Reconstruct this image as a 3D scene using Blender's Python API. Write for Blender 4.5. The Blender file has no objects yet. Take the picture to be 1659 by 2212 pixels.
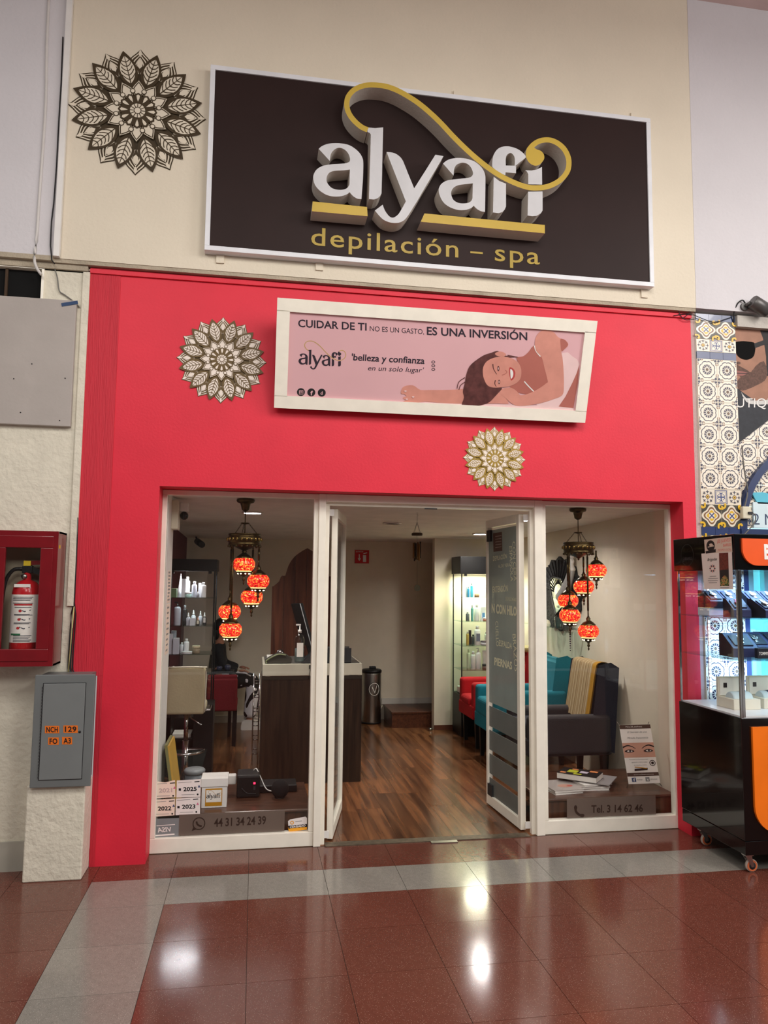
import bpy, bmesh, math, random
from mathutils import Vector, Matrix
from mathutils.geometry import tessellate_polygon
random.seed(7)
S = bpy.context.scene
COL = S.collection
# ------------------------------------------------------------ camera
FPX, PX, PY = 1620.0, 829.5, 1106.0
YAW, PIT, ROL = math.radians(-9.714), math.radians(5.337), math.radians(0.587)
ROT = Matrix.Rotation(YAW, 3, 'Z') @ Matrix.Rotation(math.pi/2 + PIT, 3, 'X') @ Matrix.Rotation(ROL, 3, 'Z')
CAM = Vector((0, -4.9067, 1.72))
cd = bpy.data.cameras.new('camera'); cd.lens = 36*FPX/2212; cd.sensor_width = 36; cd.clip_start = 0.05
cam = bpy.data.objects.new('camera', cd); COL.objects.link(cam)
cam.matrix_world = Matrix.Translation(CAM) @ ROT.to_4x4()
S.camera = cam
# ------------------------------------------------------------ world, lights, exposure
S.view_settings.view_transform = 'Standard'; S.view_settings.look = 'None'
S.view_settings.gamma = 1; S.view_settings.use_curve_mapping = False
S.view_settings.exposure = 0.0
W = bpy.data.worlds.new('world'); S.world = W; W.use_nodes = True
bg = W.node_tree.nodes['Background']; bg.inputs[0].default_value = (1.0, .96, .92, 1); bg.inputs[1].default_value = .36
def area(name, loc, size, power, col=(1, .965, .92), rot=(0, 0, 0), sy=None):
    l = bpy.data.lights.new(name, 'AREA'); l.energy = power; l.color = col; l.size = size
    if sy: l.shape = 'RECTANGLE'; l.size_y = sy
    o = bpy.data.objects.new(name, l); COL.objects.link(o); o.location = loc; o.rotation_euler = rot
    return o
for i, (x, y, p) in enumerate(((-1.6, -3.6, 60), (1.4, -3.4, 75), (4.6, -3.2, 95), (0, -7, 70), (4, -7, 90))):
    area('concourse_light', (x, y, 4.9), 1.5, p*.99, rot=(math.radians(18 if y > -5 else 35), 0, 0))
# daylight and lamp glow of the concourse ends on the right
area('concourse_skylight', (7.5, -5.5, 4.6), 3, 140, (1, .96, .95), rot=(math.radians(58), 0, math.radians(48)))

# ------------------------------------------------------------ maths
def ray(px, py): return ROT @ Vector(((px-PX)/FPX, -(py-PY)/FPX, -1))
def oy(px, py, Y=0.): r = ray(px, py); return CAM + r*((Y-CAM.y)/r.y)
def oz(px, py, Z=0.): r = ray(px, py); return CAM + r*((Z-CAM.z)/r.z)
def ox(px, py, X): r = ray(px, py); return CAM + r*((X-CAM.x)/r.x)
def opl(px, py, p0, n): r = ray(px, py); return CAM + r*((p0-CAM).dot(n)/r.dot(n))
def cr(pts, closed=True, n=5):
    """Catmull-Rom through the points"""
    out = []; N = len(pts); rng = range(N if closed else N-1)
    for i in rng:
        g = (lambda k: pts[k % N]) if closed else (lambda k: pts[max(0, min(N-1, k))])
        p0, p1, p2, p3 = g(i-1), g(i), g(i+1), g(i+2)
        for j in range(n):
            t = j/n
            out.append(tuple(.5*((2*b)+(-a+c)*t+(2*a-5*b+4*c-d)*t*t+(-a+3*b-3*c+d)*t**3) for a, b, c, d in zip(p0, p1, p2, p3)))
    if not closed: out.append(tuple(pts[-1]))
    return out
def stroke(pts, w, w2=None):
    """outline polygon of a 2D line of width w (tapering to w2)"""
    L, Rr = [], []; N = len(pts)
    for i, p in enumerate(pts):
        a = pts[max(0, i-1)]; b = pts[min(N-1, i+1)]
        dx, dy = b[0]-a[0], b[1]-a[1]; q = math.hypot(dx, dy) or 1
        ww = (w if w2 is None else w+(w2-w)*i/(N-1))/2
        L.append((p[0]-dy/q*ww, p[1]+dx/q*ww)); Rr.append((p[0]+dy/q*ww, p[1]-dx/q*ww))
    return L + Rr[::-1]
def ell(cx, cy, rx, ry=None, n=20, a0=0.):
    ry = rx if ry is None else ry
    return [(cx+rx*math.cos(a0+2*math.pi*i/n), cy+ry*math.sin(a0+2*math.pi*i/n)) for i in range(n)]
def rect(x0, y0, x1, y1): return [(x0, y0), (x1, y0), (x1, y1), (x0, y1)]

# ------------------------------------------------------------ materials
def lin(c): c /= 255; return c/12.92 if c <= .04045 else ((c+.055)/1.055)**2.4
def rgb(r, g, b): return (lin(r), lin(g), lin(b), 1)
MATS = {}
def mat(name, c, rough=.6, metal=0., spec=.5, var=.06, vs=6., bump=0., bs=60., emit=0., trans=0., coat=0., alpha=1., ior=1.45, stretch=None, rnd=0.):
    if name in MATS: return MATS[name]
    m = bpy.data.materials.new(name); m.use_nodes = True; nt = m.node_tree; N = nt.nodes; L = nt.links
    b = N['Principled BSDF']; col = rgb(*c) if max(c) > 1 else (*c, 1)
    b.inputs['Roughness'].default_value = rough; b.inputs['Metallic'].default_value = metal
    b.inputs['Specular IOR Level'].default_value = spec; b.inputs['IOR'].default_value = ior
    b.inputs['Transmission Weight'].default_value = trans; b.inputs['Coat Weight'].default_value = coat; b.inputs['Alpha'].default_value = alpha
    tc = N.new('ShaderNodeTexCoord'); mp = N.new('ShaderNodeMapping'); L.new(tc.outputs['Object'], mp.inputs[0])
    if stretch: mp.inputs['Scale'].default_value = stretch
    nz = N.new('ShaderNodeTexNoise'); nz.inputs['Scale'].default_value = vs; nz.inputs['Detail'].default_value = 5; L.new(mp.outputs[0], nz.inputs['Vector'])
    ra = N.new('ShaderNodeValToRGB'); ra.color_ramp.elements[0].position = .3; ra.color_ramp.elements[1].position = .7
    ra.color_ramp.elements[0].color = (*[max(0, k*(1-var)) for k in col[:3]], 1); ra.color_ramp.elements[1].color = (*[min(1, k*(1+var)) for k in col[:3]], 1)
    L.new(nz.outputs[0], ra.inputs[0]); out = ra.outputs[0]
    if rnd:
        oi = N.new('ShaderNodeObjectInfo'); hs = N.new('ShaderNodeHueSaturation'); mr = N.new('ShaderNodeMapRange')
        mr.inputs[3].default_value = 1-rnd; mr.inputs[4].default_value = 1+rnd
        L.new(oi.outputs['Random'], mr.inputs[0]); L.new(mr.outputs[0], hs.inputs['Value']); L.new(out, hs.inputs['Color']); out = hs.outputs[0]
    L.new(out, b.inputs['Base Color'])
    if emit: L.new(out, b.inputs['Emission Color']); b.inputs['Emission Strength'].default_value = emit
    if bump:
        n2 = N.new('ShaderNodeTexNoise'); n2.inputs['Scale'].default_value = bs; n2.inputs['Detail'].default_value = 6; L.new(mp.outputs[0], n2.inputs['Vector'])
        bp = N.new('ShaderNodeBump'); bp.inputs['Strength'].default_value = bump; bp.inputs['Distance'].default_value = .01
        L.new(n2.outputs[0], bp.inputs['Height']); L.new(bp.outputs[0], b.inputs['Normal'])
    MATS[name] = m; return m
def glassmat(name, tint=(1, 1, 1), rough=0.0, ior=1.5):
    """thin pane: clear transmission plus a Fresnel mirror"""
    m = bpy.data.materials.new(name); m.use_nodes = True; nt = m.node_tree; N = nt.nodes; L = nt.links; N.clear()
    o = N.new('ShaderNodeOutputMaterial'); mx = N.new('ShaderNodeMixShader'); t = N.new('ShaderNodeBsdfTransparent'); g = N.new('ShaderNodeBsdfGlossy'); f = N.new('ShaderNodeFresnel')
    t.inputs[0].default_value = (*tint, 1); g.inputs['Roughness'].default_value = rough; 
    ge = N.new('ShaderNodeNewGeometry'); ma = N.new('ShaderNodeMath'); ma.operation = 'MULTIPLY_ADD'; ma.inputs[1].default_value = 1/ior-ior; ma.inputs[2].default_value = ior   # same mirror strength from both sides of the pane
    L.new(ge.outputs['Backfacing'], ma.inputs[0]); L.new(ma.outputs[0], f.inputs[0])
    L.new(f.outputs[0], mx.inputs[0]); L.new(t.outputs[0], mx.inputs[1]); L.new(g.outputs[0], mx.inputs[2]); L.new(mx.outputs[0], o.inputs[0])
    MATS[name] = m; return m
def speckle(name, base, dark, light, sc=240, rough=.13):
    """polished terrazzo: chips of two tones in a ground colour"""
    m = mat(name, base, rough=rough, var=.08, vs=30, rnd=.06, spec=.55); nt = m.node_tree; N = nt.nodes; L = nt.links; b = N['Principled BSDF']
    src = b.inputs['Base Color'].links[0].from_socket; tc = [n for n in N if n.type == 'TEX_COORD'][0]
    for c, s, th in ((dark, sc, .3), (light, sc*.6, .17)):
        v = N.new('ShaderNodeTexVoronoi'); v.inputs['Scale'].default_value = s; L.new(tc.outputs['Object'], v.inputs['Vector'])
        r = N.new('ShaderNodeValToRGB'); r.color_ramp.elements[0].position = th*.8; r.color_ramp.elements[1].position = th
        r.color_ramp.elements[0].color = (.8, .8, .8, 1); r.color_ramp.elements[1].color = (0, 0, 0, 1); L.new(v.outputs['Distance'], r.inputs[0])
        mx = N.new('ShaderNodeMix'); mx.data_type = 'RGBA'; L.new(r.outputs[0], mx.inputs[0]); L.new(src, mx.inputs[6]); mx.inputs[7].default_value = rgb(*c); src = mx.outputs[2]
    L.new(src, b.inputs['Base Color'])
    nz = N.new('ShaderNodeTexNoise'); nz.inputs['Scale'].default_value = 3; L.new(tc.outputs['Object'], nz.inputs['Vector'])
    mr = N.new('ShaderNodeMapRange'); mr.inputs[3].default_value = rough*.7; mr.inputs[4].default_value = rough*1.3; L.new(nz.outputs[0], mr.inputs[0]); L.new(mr.outputs[0], b.inputs['Roughness'])
    return m
def wood(name, c1, c2, rough=.3, stretch=(14, 1.2, 14), rnd=.25, sc=3.):
    m = mat(name, c1, rough=rough, rnd=rnd, spec=.5); nt = m.node_tree; N = nt.nodes; L = nt.links
    mp = [n for n in N if n.type == 'MAPPING'][0]; mp.inputs['Scale'].default_value = stretch
    oi = N.new('ShaderNodeObjectInfo'); ad = N.new('ShaderNodeVectorMath'); ad.operation = 'ADD'
    ml = N.new('ShaderNodeVectorMath'); ml.operation = 'SCALE'; ml.inputs['Scale'].default_value = 40
    cx = N.new('ShaderNodeCombineXYZ')
    for k in range(3): L.new(oi.outputs['Random'], cx.inputs[k])
    L.new(cx.outputs[0], ml.inputs[0]); L.new(mp.outputs[0], ad.inputs[0]); L.new(ml.outputs[0], ad.inputs[1])
    nz = [n for n in N if n.type == 'TEX_NOISE'][0]; nz.inputs['Scale'].default_value = sc; nz.inputs['Distortion'].default_value = .5; L.new(ad.outputs[0], nz.inputs['Vector'])
    ra = [n for n in N if n.type == 'VALTORGB'][0]; ra.color_ramp.elements[0].position = .32; ra.color_ramp.elements[1].position = .68
    ra.color_ramp.elements[0].color = rgb(*c1); ra.color_ramp.elements[1].color = rgb(*c2)
    return m
def stripes(name, cols, axis=1, scale=40., rough=.9):
    """woven bands along one object axis"""
    m = mat(name, cols[0], rough=rough, bump=.6, bs=300); nt = m.node_tree; N = nt.nodes; L = nt.links; b = N['Principled BSDF']
    tc = [n for n in N if n.type == 'TEX_COORD'][0]; sx = N.new('ShaderNodeSeparateXYZ'); L.new(tc.outputs['Object'], sx.inputs[0])
    mu = N.new('ShaderNodeMath'); mu.operation = 'MULTIPLY'; mu.inputs[1].default_value = scale; L.new(sx.outputs[axis], mu.inputs[0])
    fr = N.new('ShaderNodeMath'); fr.operation = 'FRACT'; L.new(mu.outputs[0], fr.inputs[0])
    r = N.new('ShaderNodeValToRGB'); r.color_ramp.interpolation = 'CONSTANT'; L.new(fr.outputs[0], r.inputs[0])
    e = r.color_ramp.elements; e[0].color = rgb(*cols[0]); e[1].position = 1/len(cols); e[1].color = rgb(*cols[1])
    for i, c in enumerate(cols[2:]): q = e.new((i+2)/len(cols)); q.color = rgb(*c)
    L.new(r.outputs[0], b.inputs['Base Color']); return m
def blotch(name, c1, c2, scale=9., rough=.8, thr=.5, c3=None):
    m = mat(name, c1, rough=rough); nt = m.node_tree; N = nt.nodes
    ra = [n for n in N if n.type == 'VALTORGB'][0]; nz = [n for n in N if n.type == 'TEX_NOISE'][0]
    nz.inputs['Scale'].default_value = scale; nz.inputs['Detail'].default_value = 0; nz.inputs['Distortion'].default_value = 1.2
    ra.color_ramp.interpolation = 'CONSTANT'; e = ra.color_ramp.elements; e[0].position = 0; e[0].color = rgb(*c1); e[1].position = thr; e[1].color = rgb(*c2)
    if c3: q = e.new(thr+.13); q.color = rgb(*c3)
    return m
def mosaic(name, strength):
    """lit glass mosaic of a Turkish lamp: small chips in reds and oranges"""
    m = bpy.data.materials.new(name); m.use_nodes = True; nt = m.node_tree; N = nt.nodes; L = nt.links; b = N['Principled BSDF']
    tc = N.new('ShaderNodeTexCoord'); v = N.new('ShaderNodeTexVoronoi'); v.inputs['Scale'].default_value = 130; L.new(tc.outputs['Object'], v.inputs['Vector'])
    sp = N.new('ShaderNodeSeparateColor'); L.new(v.outputs['Color'], sp.inputs[0]); r = N.new('ShaderNodeValToRGB'); L.new(sp.outputs[0], r.inputs[0])
    e = r.color_ramp.elements; e[0].color = rgb(150, 8, 12); e[1].color = rgb(255, 214, 120)
    for p, c in ((.3, (225, 22, 22)), (.55, (240, 45, 45)), (.78, (250, 95, 45)), (.93, (255, 165, 60))): q = e.new(p); q.color = rgb(*c)
    v2 = N.new('ShaderNodeTexVoronoi'); v2.feature = 'DISTANCE_TO_EDGE'; v2.inputs['Scale'].default_value = 130; L.new(tc.outputs['Object'], v2.inputs['Vector'])
    r2 = N.new('ShaderNodeValToRGB'); r2.color_ramp.elements[0].color = (.12, .02, .01, 1); r2.color_ramp.elements[1].position = .06; r2.color_ramp.elements[1].color = (1, 1, 1, 1); L.new(v2.outputs[0], r2.inputs[0])
    mx = N.new('ShaderNodeMix'); mx.data_type = 'RGBA'; mx.blend_type = 'MULTIPLY'; mx.inputs[0].default_value = .8; L.new(r.outputs[0], mx.inputs[6]); L.new(r2.outputs[0], mx.inputs[7])
    L.new(mx.outputs[2], b.inputs['Base Color']); L.new(mx.outputs[2], b.inputs['Emission Color']); b.inputs['Emission Strength'].default_value = strength
    b.inputs['Roughness'].default_value = .15; MATS[name] = m; return m

# ------------------------------------------------------------ mesh builder
class MB:
    def __init__(s, m=None): s.v = []; s.f = []; s.m = []; s.mats = []; s.cur = 0; s.sm = []; s.smooth = False; s.use(m) if m else None
    def use(s, m):
        if m not in s.mats: s.mats.append(m)
        s.cur = s.mats.index(m); return s
    def face(s, idx): s.f.append(tuple(idx)); s.m.append(s.cur); s.sm.append(s.smooth)
    def poly(s, pts): b = len(s.v); s.v += [tuple(p) for p in pts]; s.face(range(b, b+len(pts))); return s
    def box(s, x0, x1, y0, y1, z0, z1, M=None):
        b = len(s.v); c = [Vector((x, y, z)) for x in (x0, x1) for y in (y0, y1) for z in (z0, z1)]
        if M: c = [M @ p for p in c]
        s.v += [tuple(p) for p in c]; sm = s.smooth; s.smooth = False
        for q in ((0, 1, 3, 2), (4, 6, 7, 5), (0, 4, 5, 1), (2, 3, 7, 6), (0, 2, 6, 4), (1, 5, 7, 3)): s.face([b+i for i in q])
        s.smooth = sm; return s
    def prism(s, a, b, cap=None, cap2=None):
        """walls between two loops of 3D points, n-gon caps"""
        n = len(a); o = len(s.v); s.v += [tuple(p) for p in a]+[tuple(p) for p in b]
        for i in range(n): j = (i+1) % n; s.face((o+i, o+j, o+n+j, o+n+i))
        k = s.cur; sm = s.smooth; s.smooth = False
        if cap: s.use(cap)
        s.face(range(o, o+n)); s.cur = k
        if cap2: s.use(cap2)
        s.face(range(o+2*n-1, o+n-1, -1)); s.cur = k; s.smooth = sm; return s
    def lathe(s, prof, c=(0, 0, 0), n=20, axis='Z', M=None):
        o = len(s.v); sm = s.smooth; s.smooth = True; c = Vector(c)
        for r, z in prof:
            for i in range(n):
                a = 2*math.pi*i/n; p = Vector((r*math.cos(a), r*math.sin(a), z))
                if axis == 'Y': p = Vector((p.x, p.z, p.y))
                if axis == 'X': p = Vector((p.z, p.x, p.y))
                if M: p = M @ p
                s.v.append(tuple(p+c))
        for k in range(len(prof)-1):
            for i in range(n):
                j = (i+1) % n; s.face((o+k*n+i, o+k*n+j, o+(k+1)*n+j, o+(k+1)*n+i))
        s.smooth = False
        if prof[0][0] > 1e-5: s.face([o+i for i in range(n)][::-1])
        if prof[-1][0] > 1e-5: s.face([o+(len(prof)-1)*n+i for i in range(n)])
        s.smooth = sm; return s
    def tube(s, path, r, n=8, r2=None, flat=1.):
        path = [Vector(p) for p in path]; o = len(s.v); N = len(path); up = Vector((0, 0, 1)); sm = s.smooth; s.smooth = True
        for i, p in enumerate(path):
            t = (path[min(N-1, i+1)]-path[max(0, i-1)]).normalized(); u = t.cross(up)
            if u.length < .05: u = t.cross(Vector((1, 0, 0)))
            u.normalize(); w = u.cross(t); rr = r if r2 is None else r+(r2-r)*i/(N-1)
            for k in range(n): a = 2*math.pi*k/n; s.v.append(tuple(p+u*math.cos(a)*rr+w*math.sin(a)*rr*flat))
        for i in range(N-1):
            for k in range(n): j = (k+1) % n; s.face((o+i*n+k, o+i*n+j, o+(i+1)*n+j, o+(i+1)*n+k))
        s.smooth = False; s.face([o+k for k in range(n)][::-1]); s.face([o+(N-1)*n+k for k in range(n)]); s.smooth = sm; return s
    def ball(s, c, r, n=12, sq=(1, 1, 1)):
        prof = [(max(1e-6, math.sin(math.pi*i/8)), -math.cos(math.pi*i/8)) for i in range(9)]
        return s.lathe(prof, c, n, M=Matrix.Diagonal((r*sq[0], r*sq[1], r*sq[2])))
    def add(s, verts, faces, m):
        o = len(s.v); s.v += verts; s.use(m)
        for f in faces: s.face([o+i for i in f])
    def mesh(s, name):
        me = bpy.data.meshes.new(name); me.from_pydata(s.v, [], s.f)
        for m in s.mats: me.materials.append(m)
        me.polygons.foreach_set('material_index', s.m); me.polygons.foreach_set('use_smooth', s.sm); me.update(); return me

OFF = {}
def tag(o, label=None, cat=None, group=None, kind=None):
    if label: o['label'] = label
    if cat: o['category'] = cat
    if group: o['group'] = group
    if kind: o['kind'] = kind
    return o
def thing(name, label, cat, loc=(0, 0, 0), rz=0., group=None, local=False):
    """Empty at the base of a thing; parts are given in world coordinates unless local"""
    o = bpy.data.objects.new(name, None); COL.objects.link(o); o.location = loc; o.rotation_euler = (0, 0, rz); o.empty_display_size = .05
    if not local: OFF[o.name] = Vector(loc)
    return tag(o, label, cat, group)
def link(name, me, parent=None, bev=0., seg=2, label=None):
    o = bpy.data.objects.new(name, me); COL.objects.link(o)
    if parent is not None:
        o.parent = parent
        if parent.name in OFF: o.location = -OFF[parent.name]
    if bev:
        b = o.modifiers.new('bevel', 'BEVEL'); b.width = bev; b.segments = seg; b.limit_method = 'ANGLE'; b.angle_limit = math.radians(40)
    if label: o['label'] = label
    return o
def part(name, mb, parent=None, bev=0., seg=2, label=None): return link(name, mb.mesh(name), parent, bev, seg, label)
def solo(name, mb, label, cat, group=None, bev=0., seg=2, base=None):
    """one-mesh thing; its origin is moved to its base"""
    b = Vector(base) if base else Vector([sum(c)/2 for c in zip(*[(min(v[k] for v in mb.v), max(v[k] for v in mb.v)) for k in range(3)])] if False else [(min(v[k] for v in mb.v)+max(v[k] for v in mb.v))/2 for k in range(2)]+[min(v[2] for v in mb.v)])
    mb.v = [tuple(Vector(v)-b) for v in mb.v]
    o = part(name, mb, None, bev, seg); o.location = b
    return tag(o, label, cat, group)
def struct(name, mb, label, cat, bev=0.): return tag(part(name, mb, None, bev), label, cat, kind='structure')
def dup(root, loc, rz=0., label=None, group=None):
    r = root.copy(); COL.objects.link(r); r.location = loc; r.rotation_euler = (0, 0, rz)
    if label: r['label'] = label
    if group: r['group'] = group
    for ch in [c for c in bpy.data.objects if c.parent == root]:
        c = ch.copy(); COL.objects.link(c); c.parent = r
        for g in [q for q in bpy.data.objects if q.parent == ch]: d = g.copy(); COL.objects.link(d); d.parent = c
    return r

# ------------------------------------------------------------ flat print: filled outlines and lettering
def fill2d(loops):
    v = [tuple(q[:2]) for lp in loops for q in lp]
    f = [tuple(t) for t in tessellate_polygon([[Vector((q[0], q[1], 0)) for q in lp] for lp in loops])]
    return v, f
def curve2mesh(cu):
    o = bpy.data.objects.new('tmp', cu); me = bpy.data.meshes.new_from_object(o)
    v = [(p.co.x, p.co.y) for p in me.vertices]; f = [tuple(p.vertices) for p in me.polygons]
    bpy.data.objects.remove(o); bpy.data.curves.remove(cu); bpy.data.meshes.remove(me); return v, f
TC = {}
def text2d(s, bold=0., space=1., shear=0.):
    k = (s, bold, space, shear)
    if k not in TC:
        cu = bpy.data.curves.new('tmp', 'FONT'); cu.body = s; cu.size = 1; cu.offset = bold; cu.space_character = space; cu.shear = shear; cu.resolution_u = 3; cu.fill_mode = 'BOTH'
        TC[k] = curve2mesh(cu)
    return TC[k]
class Art:
    """layers of flat print; P maps (u, v, lift) to a point on the printed surface"""
    def __init__(s, P, eps=.0009): s.P = P; s.mb = MB(); s.n = 1; s.eps = eps
    def up(s, k=1): s.n += k; return s
    def fill(s, m, *loops):
        v, f = fill2d(loops); s.n += .03; s.mb.add([tuple(s.P(x, y, s.n*s.eps)) for x, y in v], f, m); return s
    def line(s, m, pts, w, w2=None): return s.fill(m, stroke(pts, w, w2))
    def text(s, m, t, a, b, h, bold=0., space=1., shear=0., down=False):
        """lettering from a to b (baseline ends), letter box of height h measured along +v normal of a-b"""
        v, f = text2d(t, bold, space, shear)
        if not v: return s
        x0 = min(p[0] for p in v); x1 = max(p[0] for p in v); y1 = max(p[1] for p in v)
        ref = .7 if not any(ch in 'ÓÑÍÉ' for ch in t) else .7
        u = (b[0]-a[0], b[1]-a[1]); l = math.hypot(*u); n = (-u[1]/l, u[0]/l)
        if down: n = (0, -1) if abs(u[0]) > abs(u[1]) else (-n[0], -n[1])   # pixel frame: uprights stay upright
        pts = []; s.n += .03
        for x, y in v:
            q = (x-x0)/(x1-x0); hh = y/ref*h
            pts.append(tuple(s.P(a[0]+u[0]*q+n[0]*hh, a[1]+u[1]*q+n[1]*hh, s.n*s.eps)))
        s.mb.add(pts, f, m); return s
    def done(s, name, parent=None, **k): return part(name, s.mb, parent, **k)
def planeXZ(Y): return lambda u, v, e: (u, Y-e, v)
def pixY(Y): return lambda u, v, e: tuple(oy(u, v, Y-e))
def pixP(p0, n):
    p0 = Vector(p0); n = Vector(n).normalized()
    return lambda u, v, e: tuple(opl(u, v, p0+n*e, n))

# ============================================================ materials in use
CREAM = mat('cream_wall_paint', (226, 216, 196), .85, bump=.25, bs=45, var=.03, vs=2)
COOLW = mat('cool_white_wall', (214, 211, 214), .85, bump=.3, bs=40, var=.03, vs=2)
OLDW = mat('old_white_plaster', (224, 218, 200), .9, bump=.9, bs=28, var=.07, vs=7)
RED = mat('red_wall_paint', (224, 46, 66), .5, bump=.1, bs=60, var=.05, vs=3, spec=.35)
REDW = mat('red_brushed_plaster', (206, 40, 58), .6, bump=.6, bs=22, var=.06, vs=4, stretch=(9, 9, .35))
PINKC = mat('pink_ceiling_paint', (216, 190, 186), .9)
TRED = speckle('red_terrazzo', (104, 58, 47), (78, 42, 34), (188, 160, 142))
TGREY = speckle('grey_terrazzo', (138, 134, 126), (98, 96, 90), (198, 196, 188))
GROUT = mat('tile_grout', (92, 78, 68), .9)
ALU = mat('white_enamel_frame', (248, 243, 228), .3, var=.04, vs=10, spec=.5)
WHITE = mat('white_paint', (232, 230, 226), .5)
BLACK = mat('black_plastic', (16, 16, 17), .45)
BLK2 = mat('black_gloss', (9, 9, 10), .12, coat=.4)
DGREY = mat('dark_grey', (48, 48, 50), .6)
GREY = mat('mid_grey', (140, 140, 138), .6)
CHROME = mat('chrome', (210, 210, 212), .12, 1.)
STEEL = mat('brushed_steel', (170, 168, 162), .3, 1.)
BRASS = mat('antique_brass', (80, 66, 40), .32, .95, var=.25, vs=50)
GOLD = mat('gold_vinyl', (196, 166, 66), .45, var=.05)
GLASS = glassmat('window_glass')
GLASSG = glassmat('shelf_glass', (.86, .95, .92))
WOODF = wood('laminate_plank', (72, 42, 27), (136, 88, 56), rough=.2, stretch=(9, .55, 9), rnd=.32, sc=2.2)
WOODD = wood('dark_wood_panel', (58, 36, 26), (100, 64, 44), rough=.32, stretch=(9, 9, .7), rnd=.05)
WALLI = mat('shop_wall_paint', (222, 212, 192), .8, var=.03)
MAROON = mat('maroon_wall_paint', (92, 28, 40), .7)
CEILI = mat('shop_ceiling_paint', (236, 229, 222), .85)
DARKB = mat('sign_brown', (42, 27, 25), .55, var=.08, vs=3, spec=.25)
PAPER = mat('white_paper', (240, 236, 228), .7)
INK = mat('black_ink', (26, 24, 26), .6)

# ============================================================ floors
fl = struct('floor', MB(GROUT).box(-3, 6.5, -9, .16, -.06, -.006), 'polished red and grey terrazzo floor of the concourse', 'floor')
TX = [.01+.44*k for k in range(-6, 11)]
TY = [.15, -.24, -.605, -1.035, -1.465, -1.895, -2.325, -2.755]
tmesh = {}
for r in range(len(TY)-1):
    y1, y0 = TY[r], TY[r+1]
    for c in range(len(TX)-1):
        x0, x1 = TX[c], TX[c+1]; xm = (x0+x1)/2
        grey = (r == 1 and x1 > -.86) or (r >= 1 and -.9 < x0 and x1 < -.4)
        k = (round(y1-y0, 3), grey)
        if k not in tmesh:
            tmesh[k] = MB(TGREY if grey else TRED).box(-.2188, .2188, -(y1-y0)/2+.0012, (y1-y0)/2-.0012, -.012, 0).mesh('floor_tile')
        t = link('floor_tile', tmesh[k], fl); t.location = (xm, (y0+y1)/2, 0)
far = part('floor_tiles_far', MB(TRED).box(-3, 6.5, -9, -2.757, -.012, 0), fl)
# shop floor: planks running into the room
fs = struct('floor_shop', MB(GROUT).box(-1.0, 3.2, .16, 5.4, -.06, -.004), 'dark brown wood plank floor of the shop', 'floor')
pm = {}
for c in range(21):
    x = -.95+c*.195; y = .2-random.random()*1.1
    while y < 5.3:
        a, b = max(.17, y), min(5.35, y+1.2); y += 1.2
        if b-a < .03: continue
        k = round(b-a, 2)
        if k not in pm: pm[k] = MB(WOODF).box(-.0968, .0968, -k/2+.0008, k/2-.0008, -.01, 0).mesh('plank')
        p = link('plank', pm[k], fs); p.location = (x+.0975, (a+b)/2, 0)
# threshold strip with a floor bolt plate
th = thing('door_threshold', 'grey worn metal threshold strip across the open doorway', 'threshold', (1.2, .18, 0))
part('strip', MB(mat('worn_metal', (112, 100, 84), .5, .6, var=.3, vs=30)).box(.5, 1.9, .14, .215, 0, .006), th)
part('bolt_plate', MB(STEEL).box(1.2, 1.38, .1, .14, .0, .006), th)

# ============================================================ concourse walls
w = MB(CREAM).box(-1.305, 3.135, -.04, .3, 3.74, 6.4)
w.use(mat('darker_ledge', (178, 166, 146), .9, bump=.6, var=.15)).box(-1.305, 3.135, -.035, .3, 3.715, 3.741)  # ledge tone darker and more varied than the wall above
struct('wall_upper', w, 'cream plastered upper wall carrying the big shop sign', 'wall')
w = MB(COOLW).box(-3, -1.305, -.045, .3, 3.75, 6.4)
w.use(MATS['darker_ledge']).box(-3, -1.305, -.05, .3, 3.72, 3.751).box(-3, -1.1, -.02, .3, 3.68, 3.721)
struct('wall_upper_left', w, 'cool white upper wall at the far left', 'wall')
w = MB(COOLW).box(3.135, 6.5, -.042, .3, 3.74, 6.4)  # right stretch has a cooler tone than the cream wall
struct('wall_upper_right', w, 'cool lavender white upper wall at the right', 'wall')
struct('ceiling', MB(PINKC).box(-3, 6.5, -9, .3, 6.17, 6.3), 'pale pink ceiling strip above the right wall', 'ceiling')
struct('wall_opposite_added', MB(mat('added_wall_grey', (96, 92, 88), .8, var=.3, vs=1.2)).box(-7, 11, -9.6, -9.4, 0, 6.3), 'plain dark wall added across the concourse, out of view', 'wall')  # unseen wall, added to darken what the glass reflects
# white strip of plaster under the ledge, left lower wall with its opening, the dark inside painted black
w = MB(OLDW).box(-3, -1.085, 0, .3, 0, 3.47).box(-1.374, -1.085, 0, .3, 3.47, 3.69).box(-3, -1.085, .0, .3, 3.672, 3.7)
w.use(mat('painted_dark_recess', (6, 6, 6), .95)).box(-3, -1.374, .03, .3, 3.47, 3.675)  # black backing paints the darkness inside the opening
w.use(mat('grey_dado', (176, 172, 160), .8, var=.1)).box(-3, -1.0, -.012, 0, 0, .17)
struct('wall_left', w, 'old white plaster wall left of the red shopfront', 'wall')
fr = MB(ALU).box(-3, -1.362, -.012, .02, 3.674, 3.69).box(-1.378, -1.362, -.012, .02, 3.47, 3.676).box(-3, -1.36, -.01, .02, 3.468, 3.478)
struct('trim_1', fr, 'thin white frame around the black opening at top left', 'trim')
part('mullion', MB(mat('brown_old_wood', (70, 52, 36), .8)).box(-1.6, -1.585, .012, .028, 3.47, 3.675), bpy.data.objects['trim_1'])
struct('trim_2', MB(OLDW).box(-1.128, -1.087, -.016, 0, 1.555, 3.675), 'white vertical trim strip along the left edge of the red wall', 'trim')
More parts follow.
